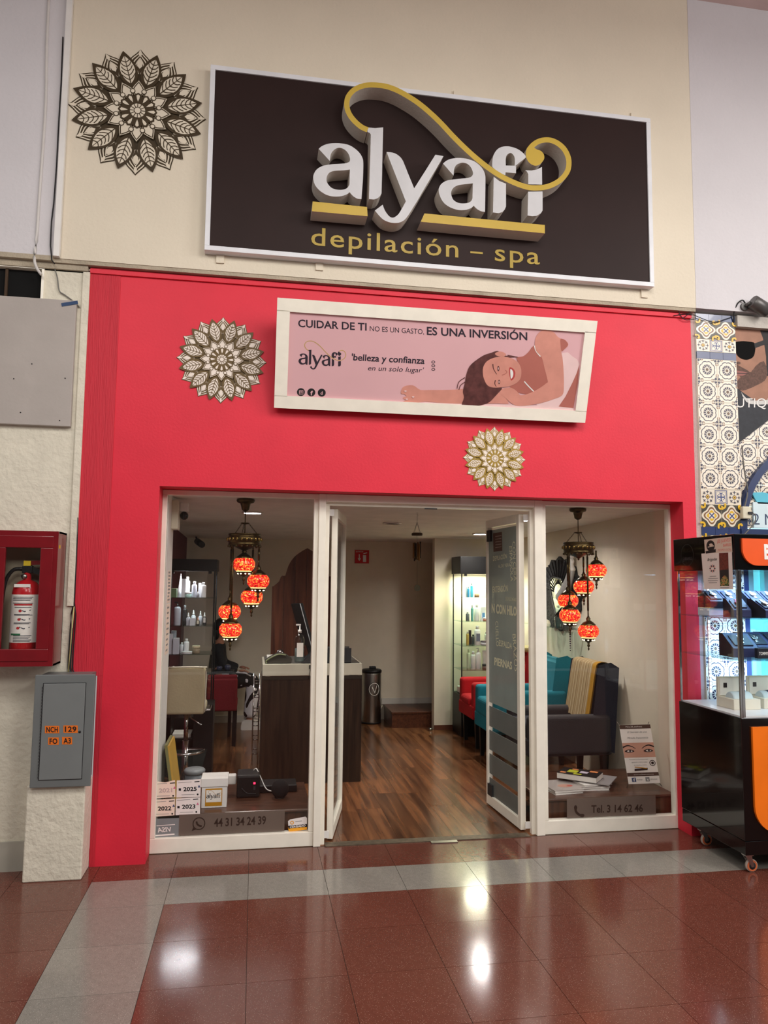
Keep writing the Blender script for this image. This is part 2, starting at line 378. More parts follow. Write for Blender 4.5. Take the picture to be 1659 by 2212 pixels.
# red shopfront
DEP = .22
w = MB(RED).box(-.9, -.609, 0, DEP, 0, 2.314).box(-.9, 3.113, 0, DEP, 2.314, 3.712).box(3.013, 3.113, 0, DEP, 0, 2.314)
w.use(REDW).box(-1.087, -.9, -.004, DEP, 1.13, 3.712).box(-.935, -.9, -.002, DEP, 0, 1.13)
w.use(RED).box(-1.087, 3.113, -.016, 0, 3.672, 3.7)
struct('wall_front', w, 'red painted shopfront wall around the glazed opening', 'wall')
# pinkish plaster edge between red wall and tiled column, dirty base marks
struct('wall_right_edge', MB(mat('pink_grey_plaster', (190, 164, 160), .85, bump=.4)).box(3.113, 3.15, .004, .3, 0, 3.72), 'narrow pinkish plaster strip between red wall and tiles', 'wall')

# ============================================================ shop room shell
IN = .26
w = MB(WALLI).box(-.95, 3.2, 4.6, 4.75, 0, 2.4)
w.use(mat('white_skirting', (206, 202, 194), .5)).box(-.95, 1.62, 4.585, 4.6, 0, .085).box(1.62, 2.4, 4.585, 4.6, .19, .26)
struct('wall_back', w, 'beige back wall of the shop with white skirting', 'wall')
struct('wall_shop_left', MB(MAROON).box(-.98, -.83, .5, 4.75, 0, 2.4), 'maroon side wall inside the shop', 'wall')
struct('wall_shop_jamb', MB(WHITE).box(-.85, -.575, .24, .57, 0, 2.35), 'white side return behind the left shop window', 'wall')
struct('wall_shop_right', MB(WALLI).box(3.1, 3.3, .24, 4.75, 0, 2.4), 'pale right side wall inside the shop', 'wall')
w = MB(WALLI).box(2.12, 3.1, 3.85, 3.97, 0, 2.4)
w.use(mat('brown_skirting', (96, 52, 36), .5)).box(2.12, 3.06, 3.84, 3.851, 0, .056)
struct('wall_partition', w, 'cream partition wall hiding the stair inside the shop', 'wall')
c = MB(CEILI)
for y0, z0, y1, z1 in ((.2, 2.297, 1.1, 2.294), (1.1, 2.294, 4.75, 2.235)):
    c.prism([(-1, y0, z0), (3.3, y0, z0), (3.3, y1, z1), (-1, y1, z1)], [(-1, y0, z0+.1), (3.3, y0, z0+.1), (3.3, y1, z1+.1), (-1, y1, z1+.1)])
struct('ceiling_shop', c, 'low off-white plaster ceiling of the shop', 'ceiling')
# wooden step to the stair
st = thing('stair_step', 'low dark brown wooden step at the foot of the stair', 'step', (1.9, 4.3, 0))
part('tread', MB(wood('step_wood', (70, 38, 24), (98, 56, 36), rough=.35, rnd=0)).box(1.64, 3.0, 4.0, 4.58, .165, .19), st, bev=.004)
part('riser', MB(MATS['step_wood']).box(1.65, 2.98, 4.01, 4.575, 0, .165), st)

# ============================================================ shop window frames, panes, doors
def prof(mb, x0, x1, z0, z1, y0=.17, y1=.23): return mb.box(x0, x1, y0, y1, z0, z1)
def window(name, x0, x1, label, sub):
    g = struct(name, MB(GLASS).box(x0+.02, x1-.02, .199, .204, .085, 2.29), label, 'window')
    f = [('frame_top', (x0, x1, 2.278, 2.312)), ('frame_bottom', (x0, x1, 0, .09)), ('frame_side', (x0, x0+.032, .09, 2.278)), ('frame_side', (x1-.032, x1, .09, 2.278))]
    for n, (a, b, z0, z1) in f: part(n, prof(MB(ALU), a, b, z0, z1), g, bev=.003)
    return g
window('window_1', -.609, .42, 'large left shop window with cream aluminium frame', 0)
window('window_2', 2.012, 3.03, 'large right shop window with cream aluminium frame', 0)
d = MB(ALU); prof(d, .42, .467, 0, 2.312, .15, .24); prof(d, 1.953, 2.012, 0, 2.312, .15, .24); prof(d, .467, 1.953, 2.26, 2.312, .15, .24)
df = struct('door_1', d, 'cream aluminium door frame between the two shop windows', 'door frame', bev=.003)
s = MB(ALU); prof(s, .467, .496, 0, 2.238, .19, .23); prof(s, 1.93, 1.953, 0, 2.238, .19, .23); prof(s, .467, 1.953, 2.238, 2.26, .19, .23)
part('door_stop', s, df); part('latch_keep', MB(DGREY).box(1.16, 1.25, .185, .19, 2.23, 2.238), df)
FROST = mat('frosted_vinyl', (150, 160, 154), .5, alpha=.82, spec=.3)
FROST2 = mat('frosted_vinyl_dark', (112, 116, 112), .5, alpha=.86)
def leaf(name, hinge, free, label):
    h = Vector((*hinge, 0)); f = Vector((*free, 0)); u = (f-h).normalized(); n = u.cross(Vector((0, 0, 1))); L = (f-h).length
    M = Matrix((( u.x, n.x, 0, h.x), (u.y, n.y, 0, h.y), (0, 0, 1, 0), (0, 0, 0, 1)))
    t = thing(name, label, 'door', (hinge[0], hinge[1], 0))
    for x0, x1, z0, z1, q in ((0, .05, .012, 2.222, 'stile'), (L-.035, L, .012, 2.222, 'stile'), (.05, L-.035, .012, .085, 'bottom_rail'), (.05, L-.035, 2.16, 2.222, 'top_rail')):
        part(q, MB(ALU).box(x0, x1, -.02, .02, z0, z1, M), t, bev=.003)
    p = part('pane', MB(GLASS).box(.045, L-.03, -.003, .003, .08, 2.155, M), t)
    for z in (.03, 2.17):
        part('pivot_bracket', MB(WHITE).box(*((.494, .53) if h.x < 1 else (1.895, .0+1.932)), h.y-.03, h.y-.022, z, z+.045), t)
    return t, M, L, n
dl, ML, LL, nL = leaf('glass_door', (.537, .25), (.679, .92), 'left glass door leaf swung inward, seen nearly edge on')
dr, MR, LR, nR = leaf('glass_door', (1.89, .25), (1.853, .92), 'right glass door leaf swung inward with clear letters, painted pale, in frosted film')
part('frosted_film', MB(FROST).box(.05, LL-.035, -.0065, -.004, .09, 2.14, ML), dl)
# right leaf: film of separate bands with clear stripes between
side = -1 if (MR.to_3x3() @ Vector((0, 1, 0))).x > 0 else 1
yf = sorted((side*.004, side*.0065))
for z0, z1, m in ((.09, .215, FROST2), (.245, .395, FROST2), (.425, .575, FROST2), (.605, .76, FROST2), (.79, 2.14, FROST)):
    part('frosted_film', MB(m).box(.05, LR-.035, yf[0], yf[1], z0, z1, MR), dr)
LTRS = mat('painted_bright_letters', (224, 222, 190), .5, emit=0)  # clear letters in the film; the brightness behind is painted as pale colour
def PD(u, v, e): return tuple(opl(u, v, Vector((1.89, .25, 0))+nR*(side*(.0068+e)), nR))
A = Art(PD)
for s, a, b, h, bd in (('DEPILACIÓN', (1065, 1212), (1095, 1206), 10, .01), ('ALOE VERA', (1076, 1227), (1102, 1223), 7, 0), ('EXTENSIÓN', (1064, 1280), (1097, 1277), 13, .02), ('DE PESTAÑAS', (1092, 1297), (1115, 1299), 7, 0), ('N CON HILO', (1062, 1323), (1116, 1330), 19, .04),
                    ('ESPALDA', (1078, 1395), (1106, 1402), 13, .01), ('PIERNAS', (1068, 1436), (1106, 1446), 16, .03)):
    A.text(LTRS, s, a, b, h, bold=bd, down=True)
for s, a, b, h in (('CON CERA', (1107, 1170), (1110, 1255), 6), ('ESPAÑOLA', (1100, 1180), (1103, 1256), 6), ('CUELLO', (1070, 1342), (1072, 1396), 6), ('BRAZOS', (1107, 1370), (1112, 1450), 7)):
    A.text(LTRS, s, a, b, h, down=True)
A.done('film_lettering', dr)
A = Art(PD); A.fill(mat('brown_notice', (92, 66, 58), .7), [(1065, 1152), (1084, 1149), (1085, 1190), (1066, 1192)]); A.up()
for k in range(5): A.line(mat('notice_lines', (170, 150, 140), .7), [(1070, 1159+k*6), (1083, 1157+k*6)], 1.2)
A.done('opening_notice', dr, label='small brown notice stuck on the glass')
q = MB(DGREY); q.box(LR-.11, LR-.03, -.024, .024, 2.05, 2.14, MR); part('top_corner_lock', q, dr)
part('bottom_corner_lock', MB(DGREY).box(LR-.12, LR-.03, -.022, .022, .085, .17, MR), dr)
# display platforms behind the panes
def platform(name, x0, x1, label, yb):
    t = thing(name, label, 'platform', ((x0+x1)/2, .6, 0))
    part('front_board', MB(WOODD).box(x0, x1, .275, .295, .0, .19), t)
    part('top_board', MB(wood('platform_top', (66, 42, 32), (96, 64, 48), rough=.3, stretch=(2, 12, 12), rnd=0)).box(x0, x1, .262, yb, .19, .21), t, bev=.006)
    part('side_board', MB(WOODD).box(x1-.02, x1, .295, yb-.01, 0, .19), t); return t
platform('display_platform', -.575, .41, 'low dark wood display platform behind the left window', .95)
platform('display_platform', 2.03, 3.055, 'low dark wood display platform behind the right window', 1.02)
# phone number strips on the glass
def strip(name, x0, x1, z0, z1, label, draw, icon):
    t = thing(name, label, 'sticker', ((x0+x1)/2, .198, z0))
    part('film', MB(mat('smoke_film', (120, 104, 94), .55, alpha=.7)).box(x0, x1, .1972, .1985, z0, z1), t)
    A = Art(planeXZ(.1968), .0004); draw(A); A.done('lettering', t)
    A = Art(planeXZ(.1968), .0004); icon(A); A.done('phone_icon', t); return t
BRN = mat('brown_vinyl', (56, 38, 30), .5)
def dw(A):
    A.text(BRN, '44 31 34 24 39', (-.215, .142), (.115, .145), .05, bold=.02)
def dwi(A):
    cx, cz = -.31, .165
    A.fill(BRN, ell(cx, cz, .04), ell(cx, cz, .034)[::-1]); A.fill(BRN, [(cx-.034, cz-.02), (cx-.044, cz-.044), (cx-.016, cz-.035)])
    A.fill(BRN, stroke(cr([(cx-.016, cz+.014), (cx-.01, cz-.003), (cx+.002, cz-.012), (cx+.018, cz-.017)], False), .011))
strip('phone_number_sticker', -.435, .235, .095, .225, 'smoky strip with a chat bubble and phone number 44 31 34 24 39', dw, dwi)
def dw2(A):
    A.text(BRN, 'Tel. 3 14 62 46', (2.37, .125), (2.76, .117), .05, bold=.02)
def dwi2(A):
    A.fill(BRN, stroke(cr([(2.252, .165), (2.256, .14), (2.275, .118), (2.304, .106)], False), .016)); A.fill(BRN, ell(2.254, .163, .012, .017)); A.fill(BRN, ell(2.302, .108, .017, .012))
strip('phone_number_sticker', 2.19, 2.86, .095, .225, 'smoky strip with a handset and Tel. 3 14 62 46', dw2, dwi2)
# stickers on the left pane
def sticker(name, px, label, bg, draw, cat='sticker'):
    t = thing(name, label, cat, tuple(oy(sum(p[0] for p in px)/len(px), max(p[1] for p in px), .197)))
    A = Art(pixY(.1985), .0005); A.fill(bg, px); A.up(); draw(A); A.done('print', t)
    q = [oy(x, y, .1986) for x, y in px]; part('backing', MB(bg).prism([p+Vector((0, .0002, 0)) for p in q], q), t); return t
WST = mat('sticker_white', (238, 230, 226), .6); PEA = mat('sticker_peach', (240, 222, 206), .6); PNK = mat('pink_ink', (214, 120, 150), .6); BLU = mat('blue_ink', (74, 84, 120), .6)
def yr(n, x, y, ink, lg):
    def f(A):
        A.text(ink, n, (x+16, y+25), (x+45, y+24), 8.5, bold=.03, down=True)
        A.line(GREY, [(x+5, y+7), (x+34, y+5)], 1); A.line(INK, [(x+40, y+5), (x+51, y+4)], 2); A.fill(INK, rect(x+6, y+19, x+11, y+24)); A.fill(lg, [(x+47, y+17), (x+50, y+11), (x+53, y+17)])
        A.line(GREY, [(x+12, y+33), (x+40, y+32)], 1); A.fill(INK, ell(x+47, y+32, 2, n=10))
    return f
GRN = mat('faded_ink', (196, 176, 172), .6)
sticker('year_sticker', [(329, 1687), (357, 1690), (378, 1685), (379, 1722), (328, 1725)], 'faded crumpled 2021 permit sticker on the window corner', PEA, yr('2021', 327, 1687, GRN, MATS['pink_ink']))
sticker('year_sticker', [(382, 1686), (434, 1683), (433, 1721), (381, 1723)], 'white 2025 permit sticker, upper right of four', WST, yr('2025', 380, 1684, INK, BLU))
sticker('year_sticker', [(327, 1728), (378, 1725), (377, 1761), (326, 1765)], 'peach 2022 permit sticker, lower left of four', PEA, yr('2022', 325, 1726, INK, BLU))
sticker('year_sticker', [(380, 1725), (433, 1722), (432, 1758), (379, 1761)], 'white 2023 permit sticker, lower right of four', WST, yr('2023', 377, 1722, INK, PNK))
sticker('card_sticker', [(326, 1769), (388, 1767), (388, 1807), (325, 1811)], 'grey payment card sticker seen from behind, lettering reversed', mat('grey_sticker', (128, 132, 134), .6),
        lambda A: (A.text(WST, 'VISA', (370, 1796), (341, 1798), 10, bold=.02, shear=.2), A.line(WST, [(336, 1805), (377, 1802)], 3), A.line(WST, [(338, 1784), (378, 1781)], 1.6)))
sticker('census_sticker', [(627, 1770), (660, 1764), (663, 1767), (663, 1792), (624, 1797), (622, 1774)], 'white and orange CENSADO sticker at the lower right of the left pane', WST,
        lambda A: (A.fill(mat('orange_ink', (240, 166, 40), .6), [(622, 1787), (663, 1784), (663, 1792), (624, 1797)]), A.up(), A.fill(INK, [(623, 1784), (663, 1780), (663, 1786), (623, 1790)]), A.up(),
                   A.text(WST, 'CENSADO', (626, 1789), (660, 1785), 4, bold=.03, down=True), A.fill(MATS['orange_ink'], ell(631, 1777, 4), ell(631, 1777, 2.4)[::-1]), A.line(GREY, [(638, 1775), (652, 1773)], 1)))
# paper notices hanging on the white return behind the pane
for a, b, lb in ((1232, 1302, 'narrow pinkish notice taped to the white return, upper one'), (1306, 1412, 'long printed notice taped to the white return, lower one')):
    pt = [ox(360, a, -.5735), ox(366, a, -.5735), ox(366-(b-a)*.05, b, -.5735), ox(353-(b-a)*.05, b, -.5735)]
    y0, y1, z0, z1 = .33, .5, pt[2].z, pt[0].z
    t = thing('wall_notice', lb, 'notice', (-.573, .4, z0))
    part('sheet', MB(PEA).box(-.575, -.573, y0, y1, z0, z1), t); m = MB(GREY)
    for k in range(9): z = z0+(z1-z0)*(k+.6)/9.4; m.box(-.573, -.5726, y0+.02, y1-.02-random.random()*.05, z, z+.012)
    part('printed_lines', m, t)

# ============================================================ big shop sign
SY = -.105
sg = thing('shop_sign', 'big dark brown shop sign with thick white letters and gold swirl', 'sign', (1.22, -.04, 3.9))
c0, c1 = oy(455, 140, SY), oy(1413, 620, SY); X0, X1, Z1, Z0 = c0.x, c1.x, c0.z, c1.z
part('panel', MB(DARKB).box(X0+.03, X1-.03, SY+.004, -.045, Z0+.03, Z1-.03), sg)
FRM = mat('sign_frame_white', (226, 228, 232), .4)
for n, a in (('frame_bar', (X0, X1, Z1-.032, Z1)), ('frame_bar', (X0, X1, Z0, Z0+.032)), ('frame_bar', (X0, X0+.032, Z0+.032, Z1-.032)), ('frame_bar', (X1-.032, X1, Z0+.032, Z1-.032))):
    part(n, MB(FRM).box(a[0], a[1], SY-.006, -.042, a[2], a[3]), sg, bev=.002)
for x, z in ((.35, Z0-.03), (2.7, Z0-.04), (-.3, Z0-.035), (1.3, Z1+.02), (2.65, Z1+.02)):
    part('wall_tab', MB(CREAM).box(x, x+.05, -.052, -.04, z-.02, z+.05), sg)
# letters traced as outlines (pixel positions of their front faces)
def cv(o, k, pts): return [(o[0]+x/k, o[1]+y/k) for x, y in pts]
CA, KA, CB, KB, CC, KC = (660, 260), 5.53, (930, 280), 5.184, (730, 170), 5.027
def sm(pts, n=3): return cr(pts, True, n)
LOGO = {
 'letter_a': [cv(CA, KA, [(157, 340)]+cr([(157, 340), (190, 312), (240, 288), (300, 275), (380, 272), (460, 280), (530, 300), (600, 345), (650, 395), (680, 450), (690, 510), (688, 640), (682, 760), (674, 860), (668, 940)], False, 3)[1:]+cr([(668, 940), (620, 935), (575, 910), (545, 880), (527, 858)], False, 3)[1:]+cr([(527, 858), (490, 885), (430, 905), (370, 910), (300, 905), (230, 880), (160, 830), (110, 765), (92, 690), (100, 640), (130, 590), (180, 555), (240, 535), (320, 524), (420, 518), (480, 512), (515, 500), (532, 478), (528, 440), (510, 395), (475, 355), (430, 332), (390, 328), (350, 345), (315, 380), (297, 420), (290, 485)], False, 3)[1:]),
              cv(CA, KA, [(530, 588)]+cr([(525, 765), (505, 800), (470, 822), (420, 830), (360, 825), (310, 805), (275, 770), (255, 735), (250, 700), (258, 660), (285, 625), (325, 607), (380, 600), (450, 597), (528, 588)], False, 3))],
 'letter_l': [cv(CA, KA, [(742, 85), (830, 92), (928, 84), (922, 300), (915, 600), (908, 870), (894, 898), (865, 928), (820, 945), (758, 940), (765, 700), (775, 400), (780, 170), (768, 150), (740, 138)])],
 'letter_y': [cv(CA, KA, cr([(968, 378), (1040, 385), (1100, 412), (1150, 460), (1175, 510)], False, 3)+[(1235, 660), (1298, 812), (1420, 620), (1552, 410), (1648, 427), (1560, 580), (1440, 780), (1330, 970)]+cr([(1230, 1130), (1180, 1190), (1120, 1220), (1050, 1225), (980, 1210), (910, 1170), (828, 1077)], False, 3)+cr([(922, 1007), (945, 1070), (985, 1130), (1020, 1158), (1060, 1158), (1110, 1120), (1150, 1055), (1198, 968)], False, 3))],
 'letter_a_second': [cv(CB, KB, [(140, 380)]+cr([(140, 380), (175, 350), (220, 330), (280, 318), (350, 318), (420, 330), (490, 355), (550, 400), (590, 450), (612, 510), (615, 580), (613, 750), (610, 920)], False, 3)[1:]+cr([(610, 920), (570, 915), (530, 895), (500, 870), (485, 852)], False, 3)[1:]+cr([(485, 852), (450, 880), (400, 897), (340, 902), (280, 893), (210, 865), (150, 820), (110, 755), (92, 690), (100, 640), (130, 600), (180, 572), (240, 560), (330, 550), (410, 542), (455, 528), (475, 500), (470, 460), (450, 420), (415, 385), (370, 371), (330, 375), (290, 395), (268, 430), (262, 470), (258, 515)], False, 3)[1:]),
              cv(CB, KB, [(474, 602)]+cr([(470, 770), (455, 800), (420, 820), (360, 827), (305, 818), (260, 790), (238, 750), (230, 705), (245, 665), (280, 635), (330, 618), (400, 610), (472, 602)], False, 3))],
 'letter_f_top': [cv(CB, KB, cr([(692, 418), (693, 350), (705, 290), (735, 235), (780, 200), (840, 187), (900, 192), (970, 215), (1030, 255), (1066, 298), (1058, 320), (1000, 365), (947, 408)], False, 3)+[(958, 408), (957, 488), (840, 478), (838, 510), (760, 478)]),
                  cv(CB, KB, [(843, 402)]+cr([(842, 330), (852, 288), (885, 263), (915, 270), (940, 305), (945, 350), (943, 404)], False, 3))],
 'letter_f_stem': [cv(CB, KB, [(708, 527), (770, 575), (845, 605), (845, 860), (832, 893), (802, 924), (760, 935), (700, 928)])],
 'letter_i_top': [cv(CB, KB, [(1060, 455), (1130, 458), (1190, 447), (1248, 418), (1250, 615), (1095, 612), (1095, 500), (1080, 470)])],
 'letter_i_stem': [cv(CB, KB, [(1093, 695), (1255, 692), (1255, 905), (1237, 935), (1190, 965), (1140, 970), (1087, 962)])],
}
SWL = cv(CC, KC, [(323, 555), (260, 527), (190, 470), (130, 395), (100, 320), (97, 250), (115, 190), (165, 130), (240, 88), (330, 68), (430, 70), (530, 85), (640, 125), (760, 190), (880, 270), (1000, 370), (1120, 485), (1240, 615), (1360, 735), (1480, 845), (1590, 935)]) + \
      cv(CB, KB, [(700, 465), (800, 527), (900, 577), (1000, 618), (1100, 647), (1200, 652), (1300, 640), (1400, 600), (1480, 540), (1535, 460), (1550, 370), (1535, 290), (1490, 210), (1420, 150), (1340, 118), (1260, 118), (1190, 142), (1130, 190), (1098, 245)])
LOGO['swirl'] = [stroke(cr(SWL, False, 4), 11.3)]
LOGO['swirl_curl'] = [cv(CB, KB, sm([(1085, 200), (1068, 260), (1075, 320), (1105, 370), (1160, 402), (1215, 395), (1260, 350), (1275, 310), (1262, 265), (1230, 235), (1190, 222), (1160, 200), (1130, 170)]))]
FOAM = mat('white_foam_letter', (206, 206, 208), .6); FOAMS = mat('off_white_foam_side', (206, 198, 188), .75, bump=.2)
FY = SY-.125
def extrude(name, loops, y0, y1, cap, sidem, parent):
    v, f = fill2d(loops); mb = MB(sidem)
    mb.add([tuple(oy(x, y, y0)) for x, y in v], f, cap)
    mb.use(sidem)
    for lp in loops:
        n = len(lp); o = len(mb.v)
        for x, y in lp: p = oy(x, y, y0); mb.v += [tuple(p), (p.x, y1, p.z)]
        for i in range(n): j = (i+1) % n; mb.face((o+2*i, o+2*j, o+2*j+1, o+2*i+1))
    return part(name, mb, parent)
for i, (n, lp) in enumerate(LOGO.items()):
    extrude(n.replace('_second', ''), lp, FY-(.002 if 'swirl' in n else 0)+.0002*i, SY+.004, GOLD if 'swirl' in n else FOAM, FOAMS, sg)
for n, pts in (('gold_bar', cv(CA, KA, [(85, 968), (735, 1035), (742, 1145), (75, 1085)])), ('gold_bar', [(917, 461), (1177, 486), (1177, 504), (909, 479)])):
    extrude(n, [pts], FY, SY+.004, GOLD, FOAMS, sg)
p, q = oy(672, 528, SY), oy(1166, 572, SY); zb = (p.z+q.z)/2
for s_, xa, xb_ in (('depilación', 672, 990), ('–', 1016, 1043), ('spa', 1069, 1166)):
    A = Art(planeXZ(SY+.002), .002); ya = 528+(xa-672)*.089; yb = 528+(xb_-672)*.089
    A.text(mat('gold_sign_letters', (176, 150, 60), .45), s_, (oy(xa, ya, SY).x, zb), (oy(xb_, yb, SY).x, zb), .125, bold=.006, space=1.12); A.done('lettering', sg, label='gold lettering %s' % s_ if s_ != '–' else 'gold dash')

# ============================================================ poster box
PB = Vector((0, -.06, 0)); b0, b1 = oy(597, 880, -.06), oy(1265, 912, -.06)
t0, t1 = oy(596, 645, -.275), oy(1285, 693, -.275)
zb, zt = (b0.z+b1.z)/2, (t0.z+t1.z)/2; x0, x1 = (b0.x+t0.x)/2, (b1.x+t1.x)/2
nrm = Vector((0, -(zt-zb), -.215)).normalized()       # leans forward at the top
up = Vector((0, -.215, zt-zb)); H = up.length; up.normalize(); O = Vector((x0, -.06, zb)); Wd = x1-x0
po = thing('poster_box', 'white framed light pink poster box leaning from the red wall', 'poster', (O.x+Wd/2, 0, zb))
def PO(u, v, d=0.): return O+Vector((u, 0, 0))+up*v+nrm*d
def slab(m, u0, u1, v0, v1, d0, d1):
    return MB(m).prism([PO(u0, v0, d1), PO(u1, v0, d1), PO(u1, v1, d1), PO(u0, v1, d1)], [PO(u0, v0, d0), PO(u1, v0, d0), PO(u1, v1, d0), PO(u0, v1, d0)])
part('case', slab(mat('grey_case', (120, 116, 108), .6), .01, Wd-.01, .01, H-.01, -.07, -.016), po)
for n, a in (('frame_bar', (0, Wd, H-.075, H)), ('frame_bar', (0, Wd, 0, .075)), ('frame_bar', (0, .075, .075, H-.075)), ('frame_bar', (Wd-.075, Wd, .075, H-.075))):
    part(n, slab(ALU, *a, -.02, .012), po, bev=.003)
PKB = mat('poster_pink', (222, 176, 180), .35, var=.05, vs=1.2, spec=.4)
part('panel', slab(PKB, .07, Wd-.07, .07, H-.07, -.018, -.002), po)
for xx in (x0+.1, x1-.16):
    part('bracket', MB(GREY).box(xx, xx+.06, -.06, .0, zb+.02, zb+.08), po); part('bracket', MB(GREY).box(xx, xx+.06, -.2, .0, zt-.1, zt-.05), po)
A = Art(pixP(O+nrm*-.0018, nrm), .0006)
DK = mat('poster_dark', (44, 34, 46), .5); SK = mat('poster_skin', (212, 146, 130), .45, var=.1, vs=9); SK2 = mat('poster_skin_shade', (178, 106, 94), .45); HR = mat('poster_hair', (92, 52, 50), .45, var=.35, vs=25); CL = mat('poster_cloth', (232, 200, 198), .5)
LIP = mat('poster_lip', (184, 74, 72), .4)
A.text(DK, 'CUIDAR DE TI', (644, 706), (792, 714), 16, bold=.02, down=True); A.text(DK, 'NO ES UN GASTO,', (799, 715), (916, 722), 11, down=True); A.text(DK, 'ES UNA INVERSIÓN', (922, 723), (1139, 735), 17, bold=.022, down=True)
A.text(DK, "'belleza y confianza", (760, 778), (917, 786), 14, bold=.02, down=True, shear=.1); A.text(DK, "en un solo lugar'", (795, 800), (916, 805), 11, down=True, shear=.25)
lx = lambda x: 644+(x-672)*(104/563)
ly = lambda y, x: 737+(y-178)*(67/322)-(x-672)*.012
for n, lp in LOGO.items(): A.fill(GOLD if n.startswith('swirl') and 'curl' not in n else DK, *([stroke([(lx(x), ly(y, x)) for x, y in cr(SWL, False, 3)], 1.1)] if n == 'swirl' else [[(lx(x), ly(y, x)) for x, y in l] for l in lp]))
for k in range(3): A.fill(INK, ell(650+22.5*k, 847+.6*k, 8.6))
for k, (a, r) in enumerate(((0, 9), (1, 6), (2, 6))): A.fill(DK, ell(936, 782+k*8, 4, 3), ell(936, 782+k*8, 2.6, 1.8)[::-1])
A.up()
A.fill(PKB, [(646, 843), (655, 843), (655, 852), (646, 852)], [(647, 844), (647, 851), (654, 851), (654, 844)]); A.fill(PKB, ell(650, 847, 2.6), ell(650, 847, 1.6)[::-1])
A.text(PKB, 'f', (670.5, 853.5), (676, 853.5), 9, bold=.03, down=True); A.text(PKB, 'd', (692.5, 852.5), (697, 852.5), 7, bold=.02, down=True)
ce = lambda pts, n=3: cr(cv((860, 690), 4.1475, pts), True, n)
A.fill(CL, ce([(1200, 650), (1330, 560), (1470, 300), (1560, 330), (1625, 400), (1570, 560), (1500, 690), (1440, 785), (1250, 775)], 2))
A.fill(CL, cv((860, 690), 4.1475, [(20, 778), (240, 742), (600, 758), (1000, 762), (1440, 778), (1572, 795), (1570, 836), (900, 815)])); A.up()
A.fill(SK2, cv((860, 690), 4.1475, [(1622, 410), (1600, 480), (1560, 570), (1500, 690), (1438, 780), (1570, 795), (1612, 560)]))
A.fill(SK, ce([(25, 650), (40, 610), (80, 592), (130, 590), (160, 605), (200, 632), (280, 632), (400, 632), (520, 628), (600, 622), (700, 640), (900, 650), (960, 700), (990, 755), (900, 752), (780, 755), (600, 755), (480, 752), (350, 745), (240, 735), (180, 745), (120, 742), (80, 745), (50, 752), (42, 738), (70, 720), (45, 712), (50, 695), (75, 690), (55, 670), (30, 668)], 2))
A.fill(SK2, ce([(1060, 345), (1120, 330), (1170, 290), (1215, 235), (1290, 240), (1400, 330), (1400, 560), (1300, 640), (1180, 670), (1060, 650), (1000, 600), (1050, 500), (1090, 420)])); A.up()
for q in (((1222, 235), (1235, 280), (1275, 332)), ((1130, 555), (1170, 600), (1215, 645))): A.line(WHITE, cr(cv((860, 690), 4.1475, q), False), 2.4)
A.fill(SK, ce([(1225, 215), (1235, 160), (1265, 115), (1315, 92), (1360, 95), (1400, 120), (1430, 155), (1455, 170), (1490, 180), (1520, 210), (1522, 235), (1500, 260), (1463, 287), (1472, 340), (1480, 420), (1485, 520), (1485, 600), (1480, 660), (1455, 690), (1400, 712), (1300, 745), (1200, 765), (1110, 775), (1050, 770), (1000, 740), (960, 700), (920, 670), (915, 640), (950, 615), (1000, 610), (1040, 625), (1080, 660), (1100, 680), (1180, 660), (1260, 620), (1330, 570), (1340, 550), (1310, 430), (1290, 350), (1270, 320), (1235, 280)]))
A.fill(SK2, ce([(1455, 175), (1490, 182), (1518, 212), (1520, 233), (1498, 258), (1465, 285), (1455, 230)])); A.up()
A.fill(HR, ce([(600, 560), (610, 500), (640, 420), (700, 365), (770, 320), (830, 300), (880, 283), (910, 290), (960, 325), (1070, 335), (980, 350), (900, 450), (860, 560), (930, 612), (905, 650), (860, 700), (820, 740), (760, 765), (680, 778), (600, 770), (570, 765), (590, 700), (580, 650), (590, 600)])); 
for q in (((600, 520), (545, 560), (528, 620)), ((600, 560), (560, 590), (545, 630)), ((590, 740), (640, 690), (700, 760)), ((980, 320), (1030, 330), (1072, 338))): A.line(HR, cr(cv((860, 690), 4.1475, q), False), 1.6)
A.up(); A.fill(SK, ce([(762, 430), (790, 380), (840, 350), (900, 335), (960, 335), (1020, 350), (1070, 380), (1095, 420), (1105, 470), (1095, 530), (1060, 570), (1000, 598), (930, 608), (850, 610), (800, 590), (772, 540), (760, 490)]))
A.fill(SK, ce([(868, 305), (900, 288), (940, 292), (968, 315), (940, 335), (885, 325)])); A.up()
A.fill(LIP, ce([(998, 430), (1030, 440), (1050, 475), (1042, 520), (1015, 548), (1003, 520), (996, 480)])); A.line(HR, cr(cv((860, 690), 4.1475, [(848, 400), (856, 445), (884, 492)]), False), 2.6, 1.2); A.line(HR, cr(cv((860, 690), 4.1475, [(872, 545), (866, 575), (880, 604)]), False), 2.4, 1)
A.fill(HR, cv((860, 690), 4.1475, ell(898, 440, 10, 24))); A.fill(HR, cv((860, 690), 4.1475, ell(905, 560, 9, 20))); A.line(SK2, cr(cv((860, 690), 4.1475, [(930, 500), (960, 488), (975, 470), (960, 455)]), False), 1.6)
A.up(); A.fill(WHITE, ce([(1006, 445), (1026, 460), (1032, 490), (1024, 520), (1010, 530), (1006, 490)])); A.fill(CL, cv((860, 690), 4.1475, ell(897, 440, 4, 12))); A.fill(CL, cv((860, 690), 4.1475, ell(904, 560, 4, 10)))
for x, y in ((66, 642), (135, 694), (78, 715)): A.fill(CL, cv((860, 690), 4.1475, ell(x, y, 11, 7, 10)))
A.done('print', po, label='printed advert of a smiling woman lying on her arm')
